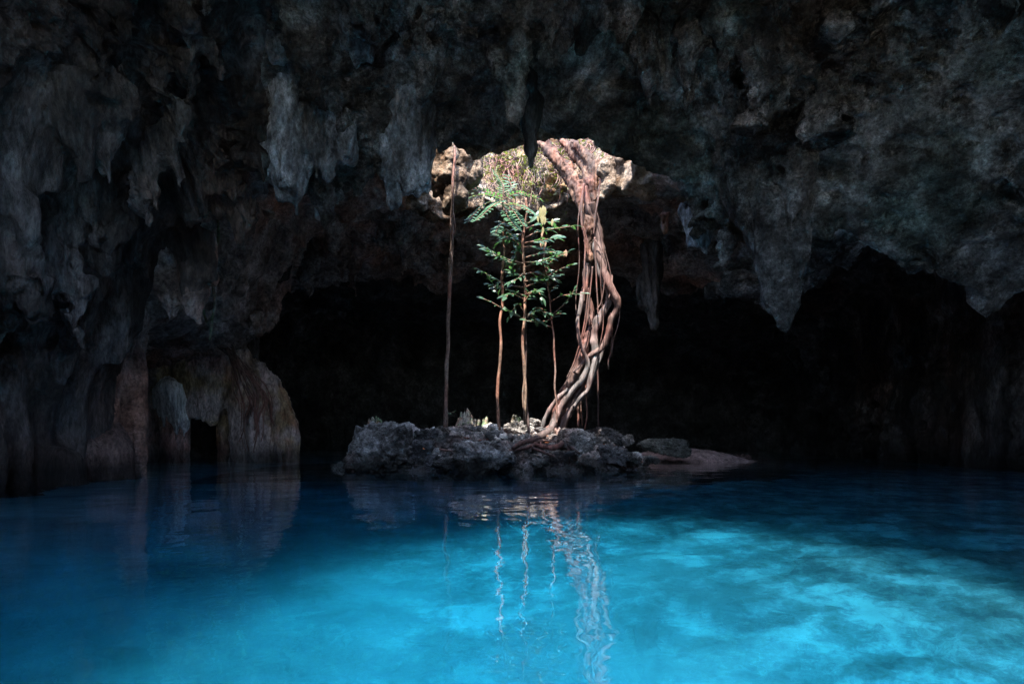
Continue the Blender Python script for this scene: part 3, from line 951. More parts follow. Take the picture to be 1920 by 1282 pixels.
# pale thin strands beside the column
thin = [
    [(1096, 344, 2.2), (1091, 382, 2.6), (1092, 420, 2.4), (1097, 450, 1.6), (1096, 500, 1.2), (1097, 545, 1)],
    [(1126, 335, 1.8), (1122, 365, 2), (1117, 400, 1.6), (1112, 440, 1.2)],
    [(1115, 445, 1.6), (1117, 500, 1.6), (1120, 555, 1.3), (1121, 590, 1)],
    [(1116, 450, 1.2), (1132, 480, 1.2), (1138, 500, 1.4), (1134, 530, 1.2), (1126, 570, 1.2), (1118, 580, 1.0)],
    [(1094, 425, 1.2), (1100, 450, 1.2), (1103, 480, 1)],
    [(1110, 500, 1.4), (1105, 560, 1.5), (1100, 600, 1.5), (1090, 650, 1.5), (1080, 680, 1.2), (1068, 705, 1.2), (1058, 722, 1)],
    [(1103, 540, 1.2), (1098, 590, 1.3), (1088, 640, 1.3), (1076, 680, 1.2), (1062, 708, 1)],
    [(1090, 370, 0.8), (1084, 430, 0.9), (1086, 500, 0.8), (1080, 560, 0.7), (1083, 610, 0.5)],
    [(1120, 400, 0.8), (1128, 450, 0.9), (1126, 520, 0.8), (1131, 600, 0.8), (1122, 660, 0.7), (1112, 700, 0.5)],
    [(1135, 470, 0.7), (1150, 540, 0.8), (1162, 590, 0.8), (1150, 640, 0.7), (1148, 670, 0.5)],
    [(1142, 530, 1), (1148, 515, 1.2), (1146, 540, 1.2), (1140, 560, 1)],
]
for k, pl in enumerate(thin):
    pts, rad = px_path([(a, b, r, -0.16) for a, b, r in pl], YR)
    p, q = tube(pts, rad, n=6, step=0.04, lump=0.1, wob=0.02, seed=k + 40)
    o = obj('rootlet', mesh_np('rootlet', p - rc_o, q), M['root'], rc)
# roots spreading over the rocks from the foot
ground_roots = [
    [(1040, 800, 9), (1010, 812, 6), (985, 820, 5), (955, 817, 4), (920, 816, 3.5), (880, 813, 3), (850, 812, 2.2)],
    [(1035, 805, 8), (1000, 824, 6), (975, 832, 5), (962, 840, 3)],
    [(1030, 812, 7), (1005, 830, 4), (990, 838, 4), (960, 845, 2.5)],
    [(1045, 808, 8), (1055, 822, 6), (1052, 833, 6), (1035, 838, 6), (1015, 836, 4), (1000, 832, 3)],
    [(1040, 812, 5), (1012, 815, 4), (1004, 828, 4), (998, 842, 2.5)],
    [(1055, 812, 5), (1066, 832, 4), (1075, 842, 3), (1086, 850, 2)],
    [(1050, 818, 4), (1040, 828, 3), (1020, 826, 3), (1012, 836, 2)],
    [(1010, 828, 3), (1000, 838, 2.6), (1020, 848, 2.6), (1040, 856, 2)],
    [(1060, 815, 4), (1064, 845, 2), (1066, 866, 1.5)],
    [(940, 818, 3), (905, 826, 2.6), (880, 822, 2.4), (830, 818, 2)],
    [(990, 815, 3), (960, 808, 3), (930, 811, 2.5), (900, 809, 2)],
    [(845, 830, 1.8), (870, 834, 1.8), (890, 836, 1.4)],
    [(826, 842, 2), (850, 845, 2), (870, 842, 1.6)],
]
for k, pl in enumerate(ground_roots):
    pts, rad = px_path([(a, b, r, -0.05 - 0.9 * ss(808, 850, b) - 0.15 * (k % 2)) for a, b, r in pl], YR)
    p, q = tube(pts, rad, n=8, step=0.04, lump=0.2, wob=0.06, seed=k + 60)
    obj('spreading_root', mesh_np('spreading_root', p - rc_o, q), M['dark_root' if k % 3 else 'root'], rc)

# ------------------------------------------------------------------ hanging aerial roots
def vine(lines, y0, label, mat='vine', n=6, wob=0.03, lump=0.15, seed=0, name='hanging_root', extra=()):
    o = W(lines[0][-1][0], lines[0][-1][1], y0)
    ps = []
    t = empty(name, tuple(o), label, 'root', 'thin aerial roots hanging down to the island')
    for k, pl in enumerate(lines):
        p, q = px_tube(pl, y0, o, n=n if k == 0 else 6, step=0.05, lump=lump, wob=wob, seed=seed + k)
        obj('strand', mesh_np('strand', p, q), M[mat], t)
    return t


vine([[(852, 255, 2.4, -0.75), (850, 340, 2.6, -0.85), (848, 400, 2.8, -0.7), (846, 470, 3.2, -0.4), (842, 560, 3.5, -0.2), (840, 640, 3.5), (837, 720, 3.6), (835, 800, 3.6)],
      [(852, 300, 1, -0.85), (845, 420, 1.2, -0.65), (848, 450, 1.6, -0.5), (843, 480, 1.2, -0.4), (841, 500, 0.8, -0.35)],
      [(849, 400, 1.4, -0.7), (853, 430, 1.4, -0.6), (846, 460, 1.6, -0.45), (848, 500, 1.4, -0.35), (845, 560, 1.6), (841, 640, 1.7), (839, 720, 1.7), (838, 800, 1.7)],
      [(845, 420, 1.2, -0.7), (849, 470, 1.2, -0.45), (840, 505, 1.0, -0.35)]], 10.7,
     'long pinkish aerial root farthest left, hanging from the honeycombed rock lobe', seed=1)
vine([[(1119, 640, 1.6), (1121, 700, 1.8), (1122, 750, 1.6), (1122, 808, 1.4)]], 12.0, 'thin dark aerial root hanging behind the column, farthest right to reach the rocks', mat='dark_root', seed=9)
vine([[(1098, 700, 1.4), (1099, 745, 1.6), (1100, 780, 1.5), (1097, 806, 1.3)]], 12.0, 'thin brown aerial root hanging just behind the foot of the column', seed=11)
vine([[(1144, 585, 1.3), (1147, 620, 1.3), (1146, 655, 1.4), (1140, 675, 1.4), (1141, 692, 1.6)]], 11.4, 'short aerial root dangling free from the bend of the column', seed=13)
vine([[(1082, 735, 1.6), (1084, 770, 2), (1083, 800, 2.2)], [(1078, 740, 1), (1074, 765, 1.2), (1068, 785, 1)], [(1088, 745, 1), (1090, 775, 1.3), (1093, 798, 1)]], 11.9,
     'small tuft of brown rootlets between the column foot and the boulder', seed=15)
vine([[(988, 600, 1.4), (986, 680, 1.8), (988, 760, 2), (991, 812, 2.5)]], 11.0, 'dark straight aerial root close beside the middle sapling stem', mat='dark_root', seed=17)

# pale roots down the left wall and the net of roots over the arch
vine([[(416, 372, 2), (410, 440, 2.2), (404, 480, 2.6), (398, 520, 3), (401, 570, 2.4), (396, 600, 3), (391, 640, 2)], [(404, 470, 1.5), (378, 510, 2), (374, 545, 2.6), (380, 590, 2.2), (388, 612, 2.8)],
      [(398, 450, 1.2), (374, 520, 1.4), (362, 570, 1.4), (358, 592, 1)]], 9.9,
     'pale knobbly roots hanging in front of the left wall above the flowstone arch', mat='spire', wob=0.1, lump=0.6, seed=21)
random.seed(5)
for k in range(18):
    a = (random.uniform(395, 425), random.uniform(622, 645))
    t = random.random()
    bx_ = 425 + 40 * t + random.uniform(-8, 8); by_ = 660 + 35 * t
    cx2 = 440 + 60 * t + random.uniform(-15, 15); cy3 = 715 + 30 * random.random()
    ex = cx2 + random.uniform(-20, 25); ey = random.uniform(770, 850)
    dep = -0.62 if t < 0.6 else -0.5
    r = random.uniform(0.8, 2.0)
    p, q = px_tube([(a[0], a[1], r, -0.5), (bx_, by_, r, dep), (cx2, cy3, r, dep - 0.02), ((cx2 + ex) / 2 + 3, (cy3 + ey) / 2, r * 0.9, dep + 0.02), (ex, ey, r * 0.5, dep + 0.08)],
                   13.4, o0, n=5, step=0.08, wob=0.14, seed=k + 100)
    obj('root', mesh_np('root', p, q), M['netroot'], fl)


# ------------------------------------------------------------------ boulders
def cube_sphere(n):
    idx = {}
    P_, Q_ = [], []
    for ax in range(3):
        for s in (-1, 1):
            g_ = np.zeros((n + 1, n + 1), int)
            for i in range(n + 1):
                for j in range(n + 1):
                    v = [0, 0, 0]
                    v[ax] = s * n; v[(ax + 1) % 3] = 2 * i - n; v[(ax + 2) % 3] = 2 * j - n
                    kx = tuple(v)
                    if kx not in idx:
                        idx[kx] = len(P_); P_.append([math.tan(c / n * PI / 4) for c in v])
                    g_[i, j] = idx[kx]
            for i in range(n):
                for j in range(n):
                    q = [g_[i, j], g_[i + 1, j], g_[i + 1, j + 1], g_[i, j + 1]]
                    Q_.append(q if s > 0 else q[::-1])
    P_ = np.array(P_); P_ /= np.linalg.norm(P_, axis=1)[:, None]
    return P_, np.array(Q_, np.int32)


_cs = {n: cube_sphere(n) for n in (5, 10, 44)}


def rock_mesh(seed, n, size, rough=0.12, sharp=14):
    D_, Q_ = _cs[n]
    rs = np.random.RandomState(seed)
    pl = rs.normal(size=(15, 3)); pl[:6] = np.concatenate([np.eye(3), -np.eye(3)]) + 0.15 * pl[:6]; pl /= np.linalg.norm(pl, axis=1)[:, None]
    h = rs.uniform(0.62, 0.95, 15); h[:6] = rs.uniform(0.92, 1.0, 6)
    c = np.clip(D_ @ pl.T, 0.02, None) / h
    r = 1 / (np.sum(c ** sharp, 1) ** (1 / sharp))
    P_ = D_ * r[:, None]
    S = np.asarray(size)
    P_ = P_ * S
    m = S.mean()
    q = P_ / m
    dd = rough * m * (fbm(q * 1.9 + seed, 3, 0.6) * 1.2)
    dd -= 0.22 * m * np.abs(fbm(q * 2.7 + seed * 3, 2)) * 1.3
    if n > 20:
        dd -= 0.04 * m * np.abs(fbm(q * 8 + seed, 2))
        dd -= rough * m * 0.8 * ss(0.1, 0.35, fbm(q * 4.2 + seed * 2, 2))
        dd += 0.032 * fbm(P_ * 11 + seed, 3, 0.6)
    return P_ + D_ * dd[:, None], Q_


def boulder(cx, cy, w, h, y, seed, mat, label, depth=1.0, rot=0.0, rough=0.14, n=44, group='large boulders on the island'):
    sx = w / F * y / 2; sz = h / F * y / 2
    P_, Q_ = rock_mesh(seed, n, (sx, (sx * 0.55 + sz * 0.6) * depth, sz), rough)
    ob = obj('boulder', mesh_np('boulder', P_, Q_), M[mat], loc=tuple(W(cx, cy, y)))
    ob.rotation_euler = (0, rot, 0)
    return tag(ob, label, 'boulder', group)


boulder(712, 848, 128, 112, 10.35, 3, 'boulder', 'largest grey pitted boulder at the left end of the island', depth=1.2, rough=0.2)
boulder(782, 853, 78, 68, 10.45, 8, 'dark_boulder', 'rounded grey boulder leaning on the right side of the largest one', rough=0.2)
boulder(738, 818, 66, 42, 10.7, 61, 'boulder', 'lumpy boulder behind the crest of the largest one', rough=0.2)
boulder(905, 858, 128, 78, 9.98, 11, 'boulder', 'broad flat-faced grey boulder at the front centre of the island', rot=0.08, rough=0.14)
boulder(1084, 826, 84, 52, 10.6, 14, 'boulder', 'tilted dark boulder just right of the root column foot', rot=0.5, rough=0.15)
boulder(1252, 838, 118, 36, 12.7, 17, 'slab', 'long flat greenish slab at the right end above the sand spit', depth=0.8, rot=0.06, rough=0.1)
boulder(838, 816, 62, 36, 11.1, 21, 'boulder', 'layered boulder at the foot of the leftmost hanging root', rough=0.22)
boulder(880, 813, 70, 32, 11.3, 24, 'boulder', 'weathered boulder under the tallest stalagmite cluster', rough=0.22)
boulder(972, 804, 56, 32, 11.4, 27, 'boulder', 'grey boulder at the foot of the middle sapling', rough=0.2)
boulder(1003, 794, 30, 22, 11.3, 29, 'boulder', 'small pale smooth boulder just left of the root column', rough=0.08)
boulder(800, 822, 52, 28, 10.9, 31, 'dark_boulder', 'low dark boulder in the gap right of the largest one', rough=0.22)
boulder(832, 868, 42, 28, 9.95, 33, 'boulder', 'small dark boulder at the waterline left of the flat-faced one', rough=0.2)
boulder(1146, 816, 46, 28, 11.6, 36, 'dark_boulder', 'angular boulder on the crest right of the tilted dark one', rot=0.3)
boulder(1120, 812, 34, 24, 11.9, 38, 'dark_boulder', 'dark rounded boulder on the crest behind the tilted one')
boulder(1175, 826, 28, 22, 11.5, 41, 'boulder', 'small pale boulder on the right slope of the island')
boulder(1148, 850, 58, 34, 10.6, 43, 'dark_boulder', 'grey boulder in the middle of the right rubble slope', rough=0.2)
boulder(1098, 862, 42, 26, 10.2, 45, 'flowstone', 'reddish boulder near the waterline below the tilted one')
boulder(1180, 860, 50, 26, 10.7, 48, 'boulder', 'broad grey boulder near the waterline on the right slope')
boulder(1222, 862, 34, 16, 11.0, 50, 'boulder', 'low boulder at the waterline below the greenish slab')
boulder(1385, 856, 50, 12, 14.1, 52, 'dark_boulder', 'flat dark rock shelf at the tip of the sand spit', rough=0.1)
boulder(1010, 868, 40, 20, 10.1, 55, 'boulder', 'low grey boulder at the waterline in front of the root column')
boulder(1050, 856, 46, 26, 10.4, 57, 'dark_boulder', 'dark wet boulder in the hollow under the spreading roots')

# smaller rocks one can still pick out
small = [rock_mesh(200 + k, 10, (1, 0.85, 0.7), 0.22) for k in range(6)]
smesh = [mesh_np('rock', *s) for s in small]
smesh2 = [m_.copy() for m_ in smesh]
for m_ in smesh: m_.materials.append(M['boulder'])
for m_ in smesh2: m_.materials.append(M['dark_boulder'])
random.seed(11)
kk = 0
tries = 0
while kk < 170 and tries < 4000:
    tries += 1
    x_ = random.uniform(-2.6, 3.7); y_ = random.uniform(9.6, 12.6)
    z_ = float(island_top(np.array([x_]), np.array([y_]))[0])
    if z_ < -0.06 or (x_ < 0.6 and z_ < 0.05 and random.random() < 0.3):
        continue
    s_ = random.choice([0.06, 0.07, 0.08, 0.1, 0.13]) * random.uniform(0.8, 1.2)
    me_ = random.choice(smesh if random.random() < 0.6 else smesh2)
    ob = bpy.data.objects.new('rock', me_)
    COL.objects.link(ob)
    ob.location = (x_, y_, z_ + s_ * 0.35)
    ob.scale = (s_, s_, s_ * random.uniform(0.7, 1.1))
    ob.rotation_euler = (random.uniform(-0.6, 0.6), random.uniform(-0.6, 0.6), random.uniform(0, 6.3))
    side = 'right' if x_ > 0.9 else 'left'
    place = 'along the waterline' if z_ < 0.16 else ('on the front slope' if y_ < 11.2 else 'on the crest')
    tag(ob, 'loose grey rock %s of the island, %s of the root column' % (place, side), 'rock', 'loose rocks %s, %s part of the island' % (place, side))
    kk += 1
# gravel too small to count
gp, gq = _cs[5]
rs = np.random.RandomState(4)
parts = []
n = 0
while n < 2600:
    x_ = rs.uniform(-2.9, 4.2); y_ = rs.uniform(9.4, 12.9)
    z_ = float(island_top(np.array([x_]), np.array([y_]))[0])
    if z_ < -0.05:
        continue
    s_ = rs.uniform(0.015, 0.05)
    R_ = np.array(Matrix.Rotation(rs.uniform(0, 6.3), 3, Vector(rs.normal(size=3)).normalized()))
    V_ = (gp * (1 + 0.35 * rs.uniform(-1, 1, (len(gp), 1))) * np.array([1, rs.uniform(0.5, 1), rs.uniform(0.4, 0.9)]) * s_) @ R_.T + np.array([x_, y_, z_ + s_ * 0.3])
    parts.append((V_, gq)); n += 1
tag(obj('gravel', mesh_np('gravel', *join(parts), smooth=False), M['boulder']), kind='stuff')


# leaf litter caught between the stones
rs = np.random.RandomState(9)
parts = []
for k in range(420):
    x_ = rs.uniform(-2.4, 3.4); y_ = rs.uniform(9.9, 12.4)
    z_ = float(island_top(np.array([x_]), np.array([y_]))[0])
    if z_ < 0.04: continue
    R_ = np.array(Matrix.Rotation(rs.uniform(0, 6.3), 3, 'Z') @ Matrix.Rotation(rs.uniform(-0.6, 0.6), 3, 'X'))
    parts.append((np.array([(0, 0, 0), (0.5, -0.22, 0.08), (1, 0, 0.0), (0.5, 0.22, 0.08)]) * rs.uniform(0.04, 0.08) @ R_.T + np.array([x_, y_, z_ + 0.05]), np.array([[0, 1, 2, 3]])))
M['litter'] = leaf_mat('dry_leaf_litter', (0.10, 0.035, 0.02), (0.28, 0.12, 0.07), 0.7, 0.1)
tag(obj('leaf_litter', mesh_np('leaf_litter', *join(parts), smooth=False), M['litter']), kind='stuff')


# pale stalagmite groups on the rocks
def stalagmites(spires, y0, label):
    o = W(spires[0][0], spires[0][2] + 6, y0)
    t = empty('stalagmite_cluster', tuple(o), label, 'stalagmite', 'pale stalagmite groups on the island rocks')
    for k, (px_, top, base_, w) in enumerate(spires):
        pr_ = px_prims([(px_, base_ + 6, w, px_ + 1, (top + base_) / 2, w * 0.55), (px_ + 1, (top + base_) / 2, w * 0.5, px_ + 1, top, 0.7)], y0 + 0.05 * (k % 2))
        obj('spire', blob_mesh('spire', pr_, 0.018, 0.02, coarse=((14, 0.02),), fine=((30, 0.012),), zs=0.6, org=o, sub=False), M['spire'], t)


stalagmites([(876, 762, 790, 7), (864, 768, 790, 5), (870, 765, 788, 4), (883, 776, 792, 6), (858, 778, 792, 4), (889, 784, 794, 4)], 11.4, 'tallest group of pale pointed stalagmites right of the leftmost hanging root')
stalagmites([(911, 777, 792, 4), (906, 781, 793, 5), (897, 784, 794, 4)], 11.5, 'low group of mossy stalagmites between the left root and the fern sapling')
stalagmites([(962, 774, 788, 4), (967, 776, 790, 6), (974, 780, 790, 5)], 11.5, 'green topped stalagmite group just left of the middle sapling stem')
stalagmites([(704, 776, 790, 2.5), (698, 781, 790, 5), (707, 783, 790, 5), (712, 786, 792, 4), (692, 785, 793, 5)], 10.7, 'crumbly pinkish stalagmite group on top of the largest boulder')

# ------------------------------------------------------------------ leaves
def leaf_mesh(name, mat, wid=0.36, n=5, droop=0.12):
    P_, Q_ = [], []
    for i in range(n + 1):
        t = i / n
        w = wid * 0.5 * math.sin(PI * min(1, t * 0.97 + 0.02)) ** 0.8
        z_ = -droop * t * t
        P_ += [(t, -w, z_ + w * 0.35), (t, 0, z_), (t, w, z_ + w * 0.35)]
    for i in range(n):
        a = i * 3
        Q_ += [(a, a + 3, a + 4, a + 1), (a + 1, a + 4, a + 5, a + 2)]
    m_ = mesh_np(name, np.array(P_), np.array(Q_))
    m_.materials.append(M[mat])
    return m_


LM = {'leaf': leaf_mesh('leaf', 'leaf', 0.38), 'leaf2': leaf_mesh('leaf', 'leaf', 0.30, droop=0.3), 'leaflet': leaf_mesh('leaflet', 'fern', 0.34, n=3, droop=0.05),
      'yellow': leaf_mesh('young_leaf', 'yellow', 0.34), 'pink': leaf_mesh('young_leaf', 'pink_leaf', 0.34)}


def frame(d, up):
    x_ = Vector(d).normalized()
    z_ = Vector(up) - x_ * Vector(up).dot(x_)
    if z_.length < 1e-3: z_ = Vector((0, 1, 0)) - x_ * x_.y
    z_.normalize()
    y_ = z_.cross(x_)
    return Matrix((x_, y_, z_)).transposed()


def put_leaf(key, parent, pos, d, size, up=(0, 0, 1), name=None):
    o = bpy.data.objects.new(name or LM[key].name.split('.')[0], LM[key])
    COL.objects.link(o)
    o.parent = parent
    R_ = frame(d, up)
    o.matrix_local = Matrix.Translation(Vector(pos)) @ R_.to_4x4() @ Matrix.Diagonal((size, size, size, 1))
    return o


def branch(root, org, lst, y0, nleaf, size, mat='stem', key='leaf', name='branch', pinnate=False, seed=0, flat=0.35):
    """a twig given by photo points, with leaves along it"""
    rnd = random.Random(seed)
    pts, rad = px_path(lst, y0)
    pts = [p - org for p in pts]
    V_, Q_ = tube(pts, rad, n=4, step=0.05, lump=0.05, wob=0.02, seed=seed)
    b = obj(name, mesh_np(name, V_, Q_), M[mat], root)
    path, _ = smooth_path(pts, rad, 0.02)
    L = len(path)
    for i in range(nleaf):
        t = (0.22 + 0.78 * (i + 0.5) / nleaf) if not pinnate else (0.1 + 0.9 * (i // 2 + 0.5) / (nleaf / 2))
        j = min(L - 2, int(t * (L - 1)))
        T = Vector(path[min(j + 1, L - 1)] - path[max(j - 1, 0)]).normalized()
        side = T.cross(Vector((0, 0, 1)))
        if side.length < 0.2: side = Vector((1, 0, 0))
        side.normalize()
        s = 1 if i % 2 else -1
        if pinnate:
            d = side * s * 0.95 + T * 0.45 + Vector((0, 0, rnd.uniform(-0.15, 0.1)))
            sz = size * (0.65 + 0.5 * math.sin(PI * min(1, t * 0.85 + 0.1)))
            up = (rnd.uniform(-0.25, 0.25), -0.9, 1)
        else:
            d = side * s * rnd.uniform(0.3, 1.0) + T * rnd.uniform(0.3, 1.0) + Vector((rnd.uniform(-0.3, 0.3), rnd.uniform(-0.4, 0.1), rnd.uniform(-0.35, 0.25)))
            sz = size * rnd.uniform(0.7, 1.2)
            up = (rnd.uniform(-0.5, 0.5), rnd.uniform(-1.6, -0.2), 1)
            if i == nleaf - 1:
                d = T
        put_leaf(key, b, path[j], d, sz, up)
    return b


YS = 10.9
GP = 'saplings on the island'
# fern-leaved sapling
oA = W(934, 802, YS)
sA = empty('sapling', tuple(oA), 'sapling with one bare stem and a crown of feathery fronds reaching into the skylight', 'sapling', GP)
V_, Q_ = px_tube([(934, 806, 3.2), (936, 720, 3), (938, 650, 2.8), (940, 600, 2.6), (941, 540, 2.5), (943, 480, 2.3), (945, 430, 2), (946, 385, 1.8), (945, 345, 1.2)], YS, oA, n=8, wob=0.07, seed=3)
obj('stem', mesh_np('stem', V_, Q_), M['stem'], sA)
fr = [[(946, 372), (905, 358), (868, 348)], [(946, 378), (910, 366), (874, 371)], [(946, 384), (915, 380), (888, 402), (878, 416)],
      [(946, 372), (975, 362), (1016, 375)], [(946, 368), (942, 345), (928, 322)], [(945, 380), (965, 398), (982, 424)], [(945, 385), (975, 385), (1000, 402)],
      [(945, 392), (955, 410), (972, 432)], [(945, 375), (925, 385), (893, 414)], [(945, 362), (958, 350), (950, 328)], [(944, 420), (935, 425), (930, 438)], [(944, 425), (958, 440), (965, 448)]]
fo = [(-0.35, 0), (-0.5, 0), (-0.55, 0), (-0.3, 0), (0.2, 0), (-0.45, 0), (-0.5, 0), (-0.4, 0), (-0.7, 0), (0.3, 0), (-0.2, 0), (-0.2, 0)]
for k, pl in enumerate(fr):
    m_ = len(pl) - 1
    branch(sA, oA, [(a, b, 1.0 - 0.5 * i / m_, fo[k][0] * i / m_) for i, (a, b) in enumerate(pl)], YS, 24 if k < 9 else 12, 0.115, key='leaflet', name='frond', pinnate=True, seed=300 + k)
branch(sA, oA, [(938, 577, 1.1), (920, 566, 0.9, -0.1), (906, 560, 0.6, -0.15)], YS, 4, 0.13, seed=31)
branch(sA, oA, [(937, 560, 0.9), (930, 542, 0.9, -0.1), (924, 532, 0.6, -0.15)], YS, 5, 0.15, seed=32)

# leafy middle sapling
oB = W(984, 792, YS)
sB = empty('sapling', tuple(oB), 'middle sapling with many spreading branches of dark glossy leaves', 'sapling', GP)
V_, Q_ = px_tube([(984, 796, 3), (983, 720, 2.6), (981, 660, 3), (982, 600, 3), (983, 540, 2.8), (983, 480, 2.6), (984, 430, 2.4), (985, 372, 2)], YS, oB, n=8, wob=0.06, seed=5)
obj('stem', mesh_np('stem', V_, Q_), M['stem'], sB)
V_, Q_ = px_tube([(986, 794, 1.6), (980, 740, 1.7), (985, 690, 1.7), (979, 650, 1.6), (983, 605, 1.4)], YS - 0.03, oB, n=6, wob=0.02, seed=6)
obj('stem', mesh_np('stem', V_, Q_), M['stem'], sB)
_rb = random.Random(77)
brB = [((983, 434), (960, 428), (936, 424)), ((983, 440), (962, 440), (945, 452)), ((982, 470), (955, 456), (932, 448)), ((982, 492), (945, 478), (914, 467)), ((981, 498), (955, 492), (918, 478)), ((981, 520), (968, 512), (960, 503)),
       ((981, 542), (945, 524), (895, 502)), ((981, 550), (950, 540), (922, 528)), ((981, 560), (965, 552), (945, 556)), ((982, 588), (965, 578), (950, 584)), ((982, 596), (962, 590), (955, 582)),
       ((984, 428), (1010, 420), (1036, 424)), ((984, 446), (1020, 436), (1072, 430)), ((984, 452), (1015, 446), (1052, 446)), ((984, 462), (1005, 466), (1038, 462)), ((984, 480), (1010, 470), (1040, 480)),
       ((984, 492), (1010, 486), (1045, 488)), ((983, 505), (1005, 498), (1030, 505)), ((983, 512), (1005, 516), (1035, 530)), ((983, 530), (1000, 518), (1028, 512)), ((983, 540), (1008, 522), (1040, 518)),
       ((982, 556), (1000, 552), (1015, 562)), ((983, 570), (995, 556), (1008, 552)), ((983, 592), (996, 596), (1008, 604)), ((983, 598), (1000, 590), (1018, 588)), ((984, 420), (996, 412), (1005, 404)),
       ((984, 482), (972, 474), (958, 482)), ((984, 508), (972, 516), (955, 520))]
brB = [tuple((a + (_rb.uniform(-7, 7) if i else 0), b + (_rb.uniform(-9, 9) if i else _rb.uniform(-4, 4))) for i, (a, b) in enumerate(pl)) for pl in brB]
for k, pl in enumerate(brB):
    dy = random.uniform(-0.45, 0.35)
    ln = abs(pl[2][0] - pl[0][0])
    branch(sB, oB, [(a, b, (1.3, 1.0, 0.5)[i], dy * i / 2) for i, (a, b) in enumerate(pl)], YS, max(9, min(16, int(ln / 4.5))), 0.17, key='leaf' if k % 3 else 'leaf2', seed=500 + k)

# right sapling with the pale young leaves
oC = W(1043, 752, YS + 0.3)
YC = YS + 0.1
oC = W(1044, 790, YC)
sC = empty('sapling', tuple(oC), 'thin red stemmed sapling with drooping pale yellow young leaves, nearest the root column', 'sapling', GP)
V_, Q_ = px_tube([(1044, 795, 1.8), (1042, 740, 1.8), (1038, 660, 1.8), (1033, 600, 1.7), (1028, 550, 1.6), (1022, 500, 1.5), (1019, 450, 1.3), (1018, 400, 1)], YC, oC, n=6, wob=0.06, seed=7)
obj('stem', mesh_np('stem', V_, Q_), M['vine'], sC)
brC = [((1022, 505), (1040, 485), (1068, 470)), ((1024, 520), (1050, 505), (1074, 496)), ((1030, 568), (1055, 554), (1098, 550)), ((1033, 592), (1060, 568), (1078, 540)), ((1034, 600), (1040, 590), (1052, 588)),
       ((1034, 598), (1010, 604), (985, 600)), ((1031, 590), (1015, 578), (1004, 578)), ((1034, 614), (1012, 604), (1000, 600)), ((1028, 556), (1035, 540), (1044, 536))]
for k, pl in enumerate(brC):
    branch(sC, oC, [(a, b, (1.1, 0.8, 0.4)[i], -0.1 * i) for i, (a, b) in enumerate(pl)], YC, 8 if k < 4 else 5, 0.12, seed=700 + k)
for k, (a, b, ln, key) in enumerate([(1013, 388, 30, 'yellow'), (1018, 385, 34, 'yellow'), (1022, 388, 28, 'yellow'), (1016, 400, 30, 'yellow'), (1021, 404, 24, 'yellow'), (1036, 410, 20, 'yellow'),
                                     (1008, 404, 18, 'yellow'), (1018, 425, 20, 'yellow'), (1018, 448, 20, 'yellow'), (1014, 452, 18, 'pink'), (1023, 450, 18, 'pink'), (1058, 470, 18, 'pink'), (1061, 468, 18, 'pink'), (1017, 432, 18, 'pink')]):
    o = put_leaf(key, sC, W(a, b, YC - 0.1) - oC, (0.1 * math.sin(k * 2.3), -0.1, -1), 0.72 * ln / F * YC, (0.3 * math.cos(k * 1.7), -1, 0.1))
    o['label'] = 'drooping pale %s young leaf' % ('yellow' if key == 'yellow' else 'pink')

# sprig on the left root
oS = W(842, 776, 10.7)
sg = empty('sprig', tuple(oS), 'tiny green sprig sprouting beside the foot of the leftmost hanging root', 'plant')
branch(sg, oS, [(834, 768, 0.6), (842, 774, 0.6), (852, 771, 0.4)], 10.7, 6, 0.06, seed=80)

# fallen leaves
for k, (a, b, y_, rot) in enumerate([(1021, 830, 10.35, 0.4), (793, 842, 10.1, 1.2), (1137, 834, 10.9, 2.2)]):
    me_ = leaf_mesh('fallen_leaf', 'orange_leaf', 0.5, droop=0.25)
    ob = obj('fallen_leaf', me_, loc=tuple(W(a, b, y_)))
    ob.scale = (0.09,) * 3
    ob.rotation_euler = (0.5, -0.2, rot)
    tag(ob, ['orange fallen leaf among the roots at the column foot', 'orange fallen leaf in the gap right of the largest boulder', 'orange fallen leaf on the right rubble slope'][k], 'fallen leaf', 'fallen leaves on the island')

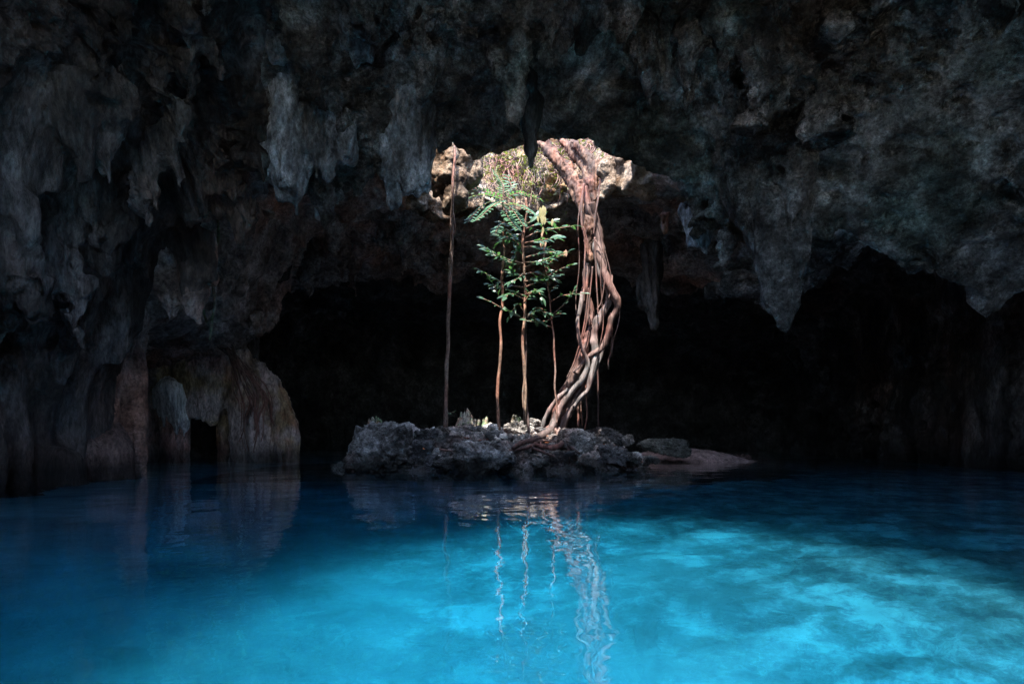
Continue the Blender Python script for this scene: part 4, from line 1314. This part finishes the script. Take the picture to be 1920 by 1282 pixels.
# ------------------------------------------------------------------ creepers on the sunlit shaft wall
def shaft_wall(ang, z_):
    """point on the shaft wall, a little inside"""
    r_ = (1.0 + 0.08 * math.sin(3 * ang + 0.6) + 0.06 * math.sin(5 * ang + 2)) * (1.0 + 0.40 * max(0, z_ - 5.0))
    c, s = math.cos(ang), math.sin(ang)
    rr = r_ / math.sqrt((c / 1.6) ** 2 + (s / 1.8) ** 2)
    return Vector((0.18 + c * rr, 10.75 + s * rr, z_)), Vector((-c, -s, 0))


lq = np.array(_cs[5][1])
lfP, lfQ = np.array([(0, 0, 0), (0.5, -0.2, 0.05), (1, 0, -0.1), (0.5, 0.2, 0.05)]), np.array([[0, 1, 2, 3]])
labels = ['tangle of creeper roots and yellow green leaves on the far left of the shaft wall', 'hanging creeper with small leaves left of the fern sapling top',
          'leafy creeper in the middle of the sunlit shaft wall', 'bushy creeper behind the slim black stalactite', 'creeper with fine pink rootlets left of the trunk',
          'creeper with pale rootlets right of the trunk']
for k, deg in enumerate((128, 108, 93, 78, 62, 28)):
    rnd = random.Random(900 + k)
    a0 = math.radians(deg)
    b0, nin = shaft_wall(a0, 5.75)
    t = empty('creeper', tuple(b0), labels[k], 'creeper', 'creepers on the sunlit wall of the skylight')
    tubes, lv = [], []
    for i in range(34):
        a_ = a0 + rnd.uniform(-0.16, 0.16)
        z_ = rnd.uniform(5.3, 6.6)
        pts = []
        for j in range(5):
            w_, nn = shaft_wall(a_ + rnd.uniform(-0.05, 0.05), z_ - j * rnd.uniform(0.08, 0.2))
            w_ = w_ + nn * rnd.uniform(-0.02, 0.28)
            pts.append(np.array(w_ - b0))
        tubes.append(tube(pts, [0.006 + 0.006 * rnd.random()] * 5, n=4, step=0.08, wob=0.06, seed=i))
        for j in range(9 if k not in (5,) else 4):
            c_ = np.array(pts[rnd.randrange(5)]) + np.array([rnd.uniform(-.1, .1), rnd.uniform(-.12, .05), rnd.uniform(-.12, .12)])
            R_ = np.array(Matrix.Rotation(rnd.uniform(0, 6.3), 3, Vector((rnd.uniform(-1, 1), rnd.uniform(-1, 1), rnd.uniform(-1, 1))).normalized()))
            lv.append((lfP * rnd.uniform(0.05, 0.11) @ R_.T + c_, lfQ))
    o = obj('rootlets', mesh_np('rootlets', *join(tubes)), M['vine'], t); o['kind'] = 'stuff'
    o = obj('leaves', mesh_np('leaves', *join(lv), smooth=False), M['creeper'], t); o['kind'] = 'stuff'
print('objects', len(bpy.data.objects))
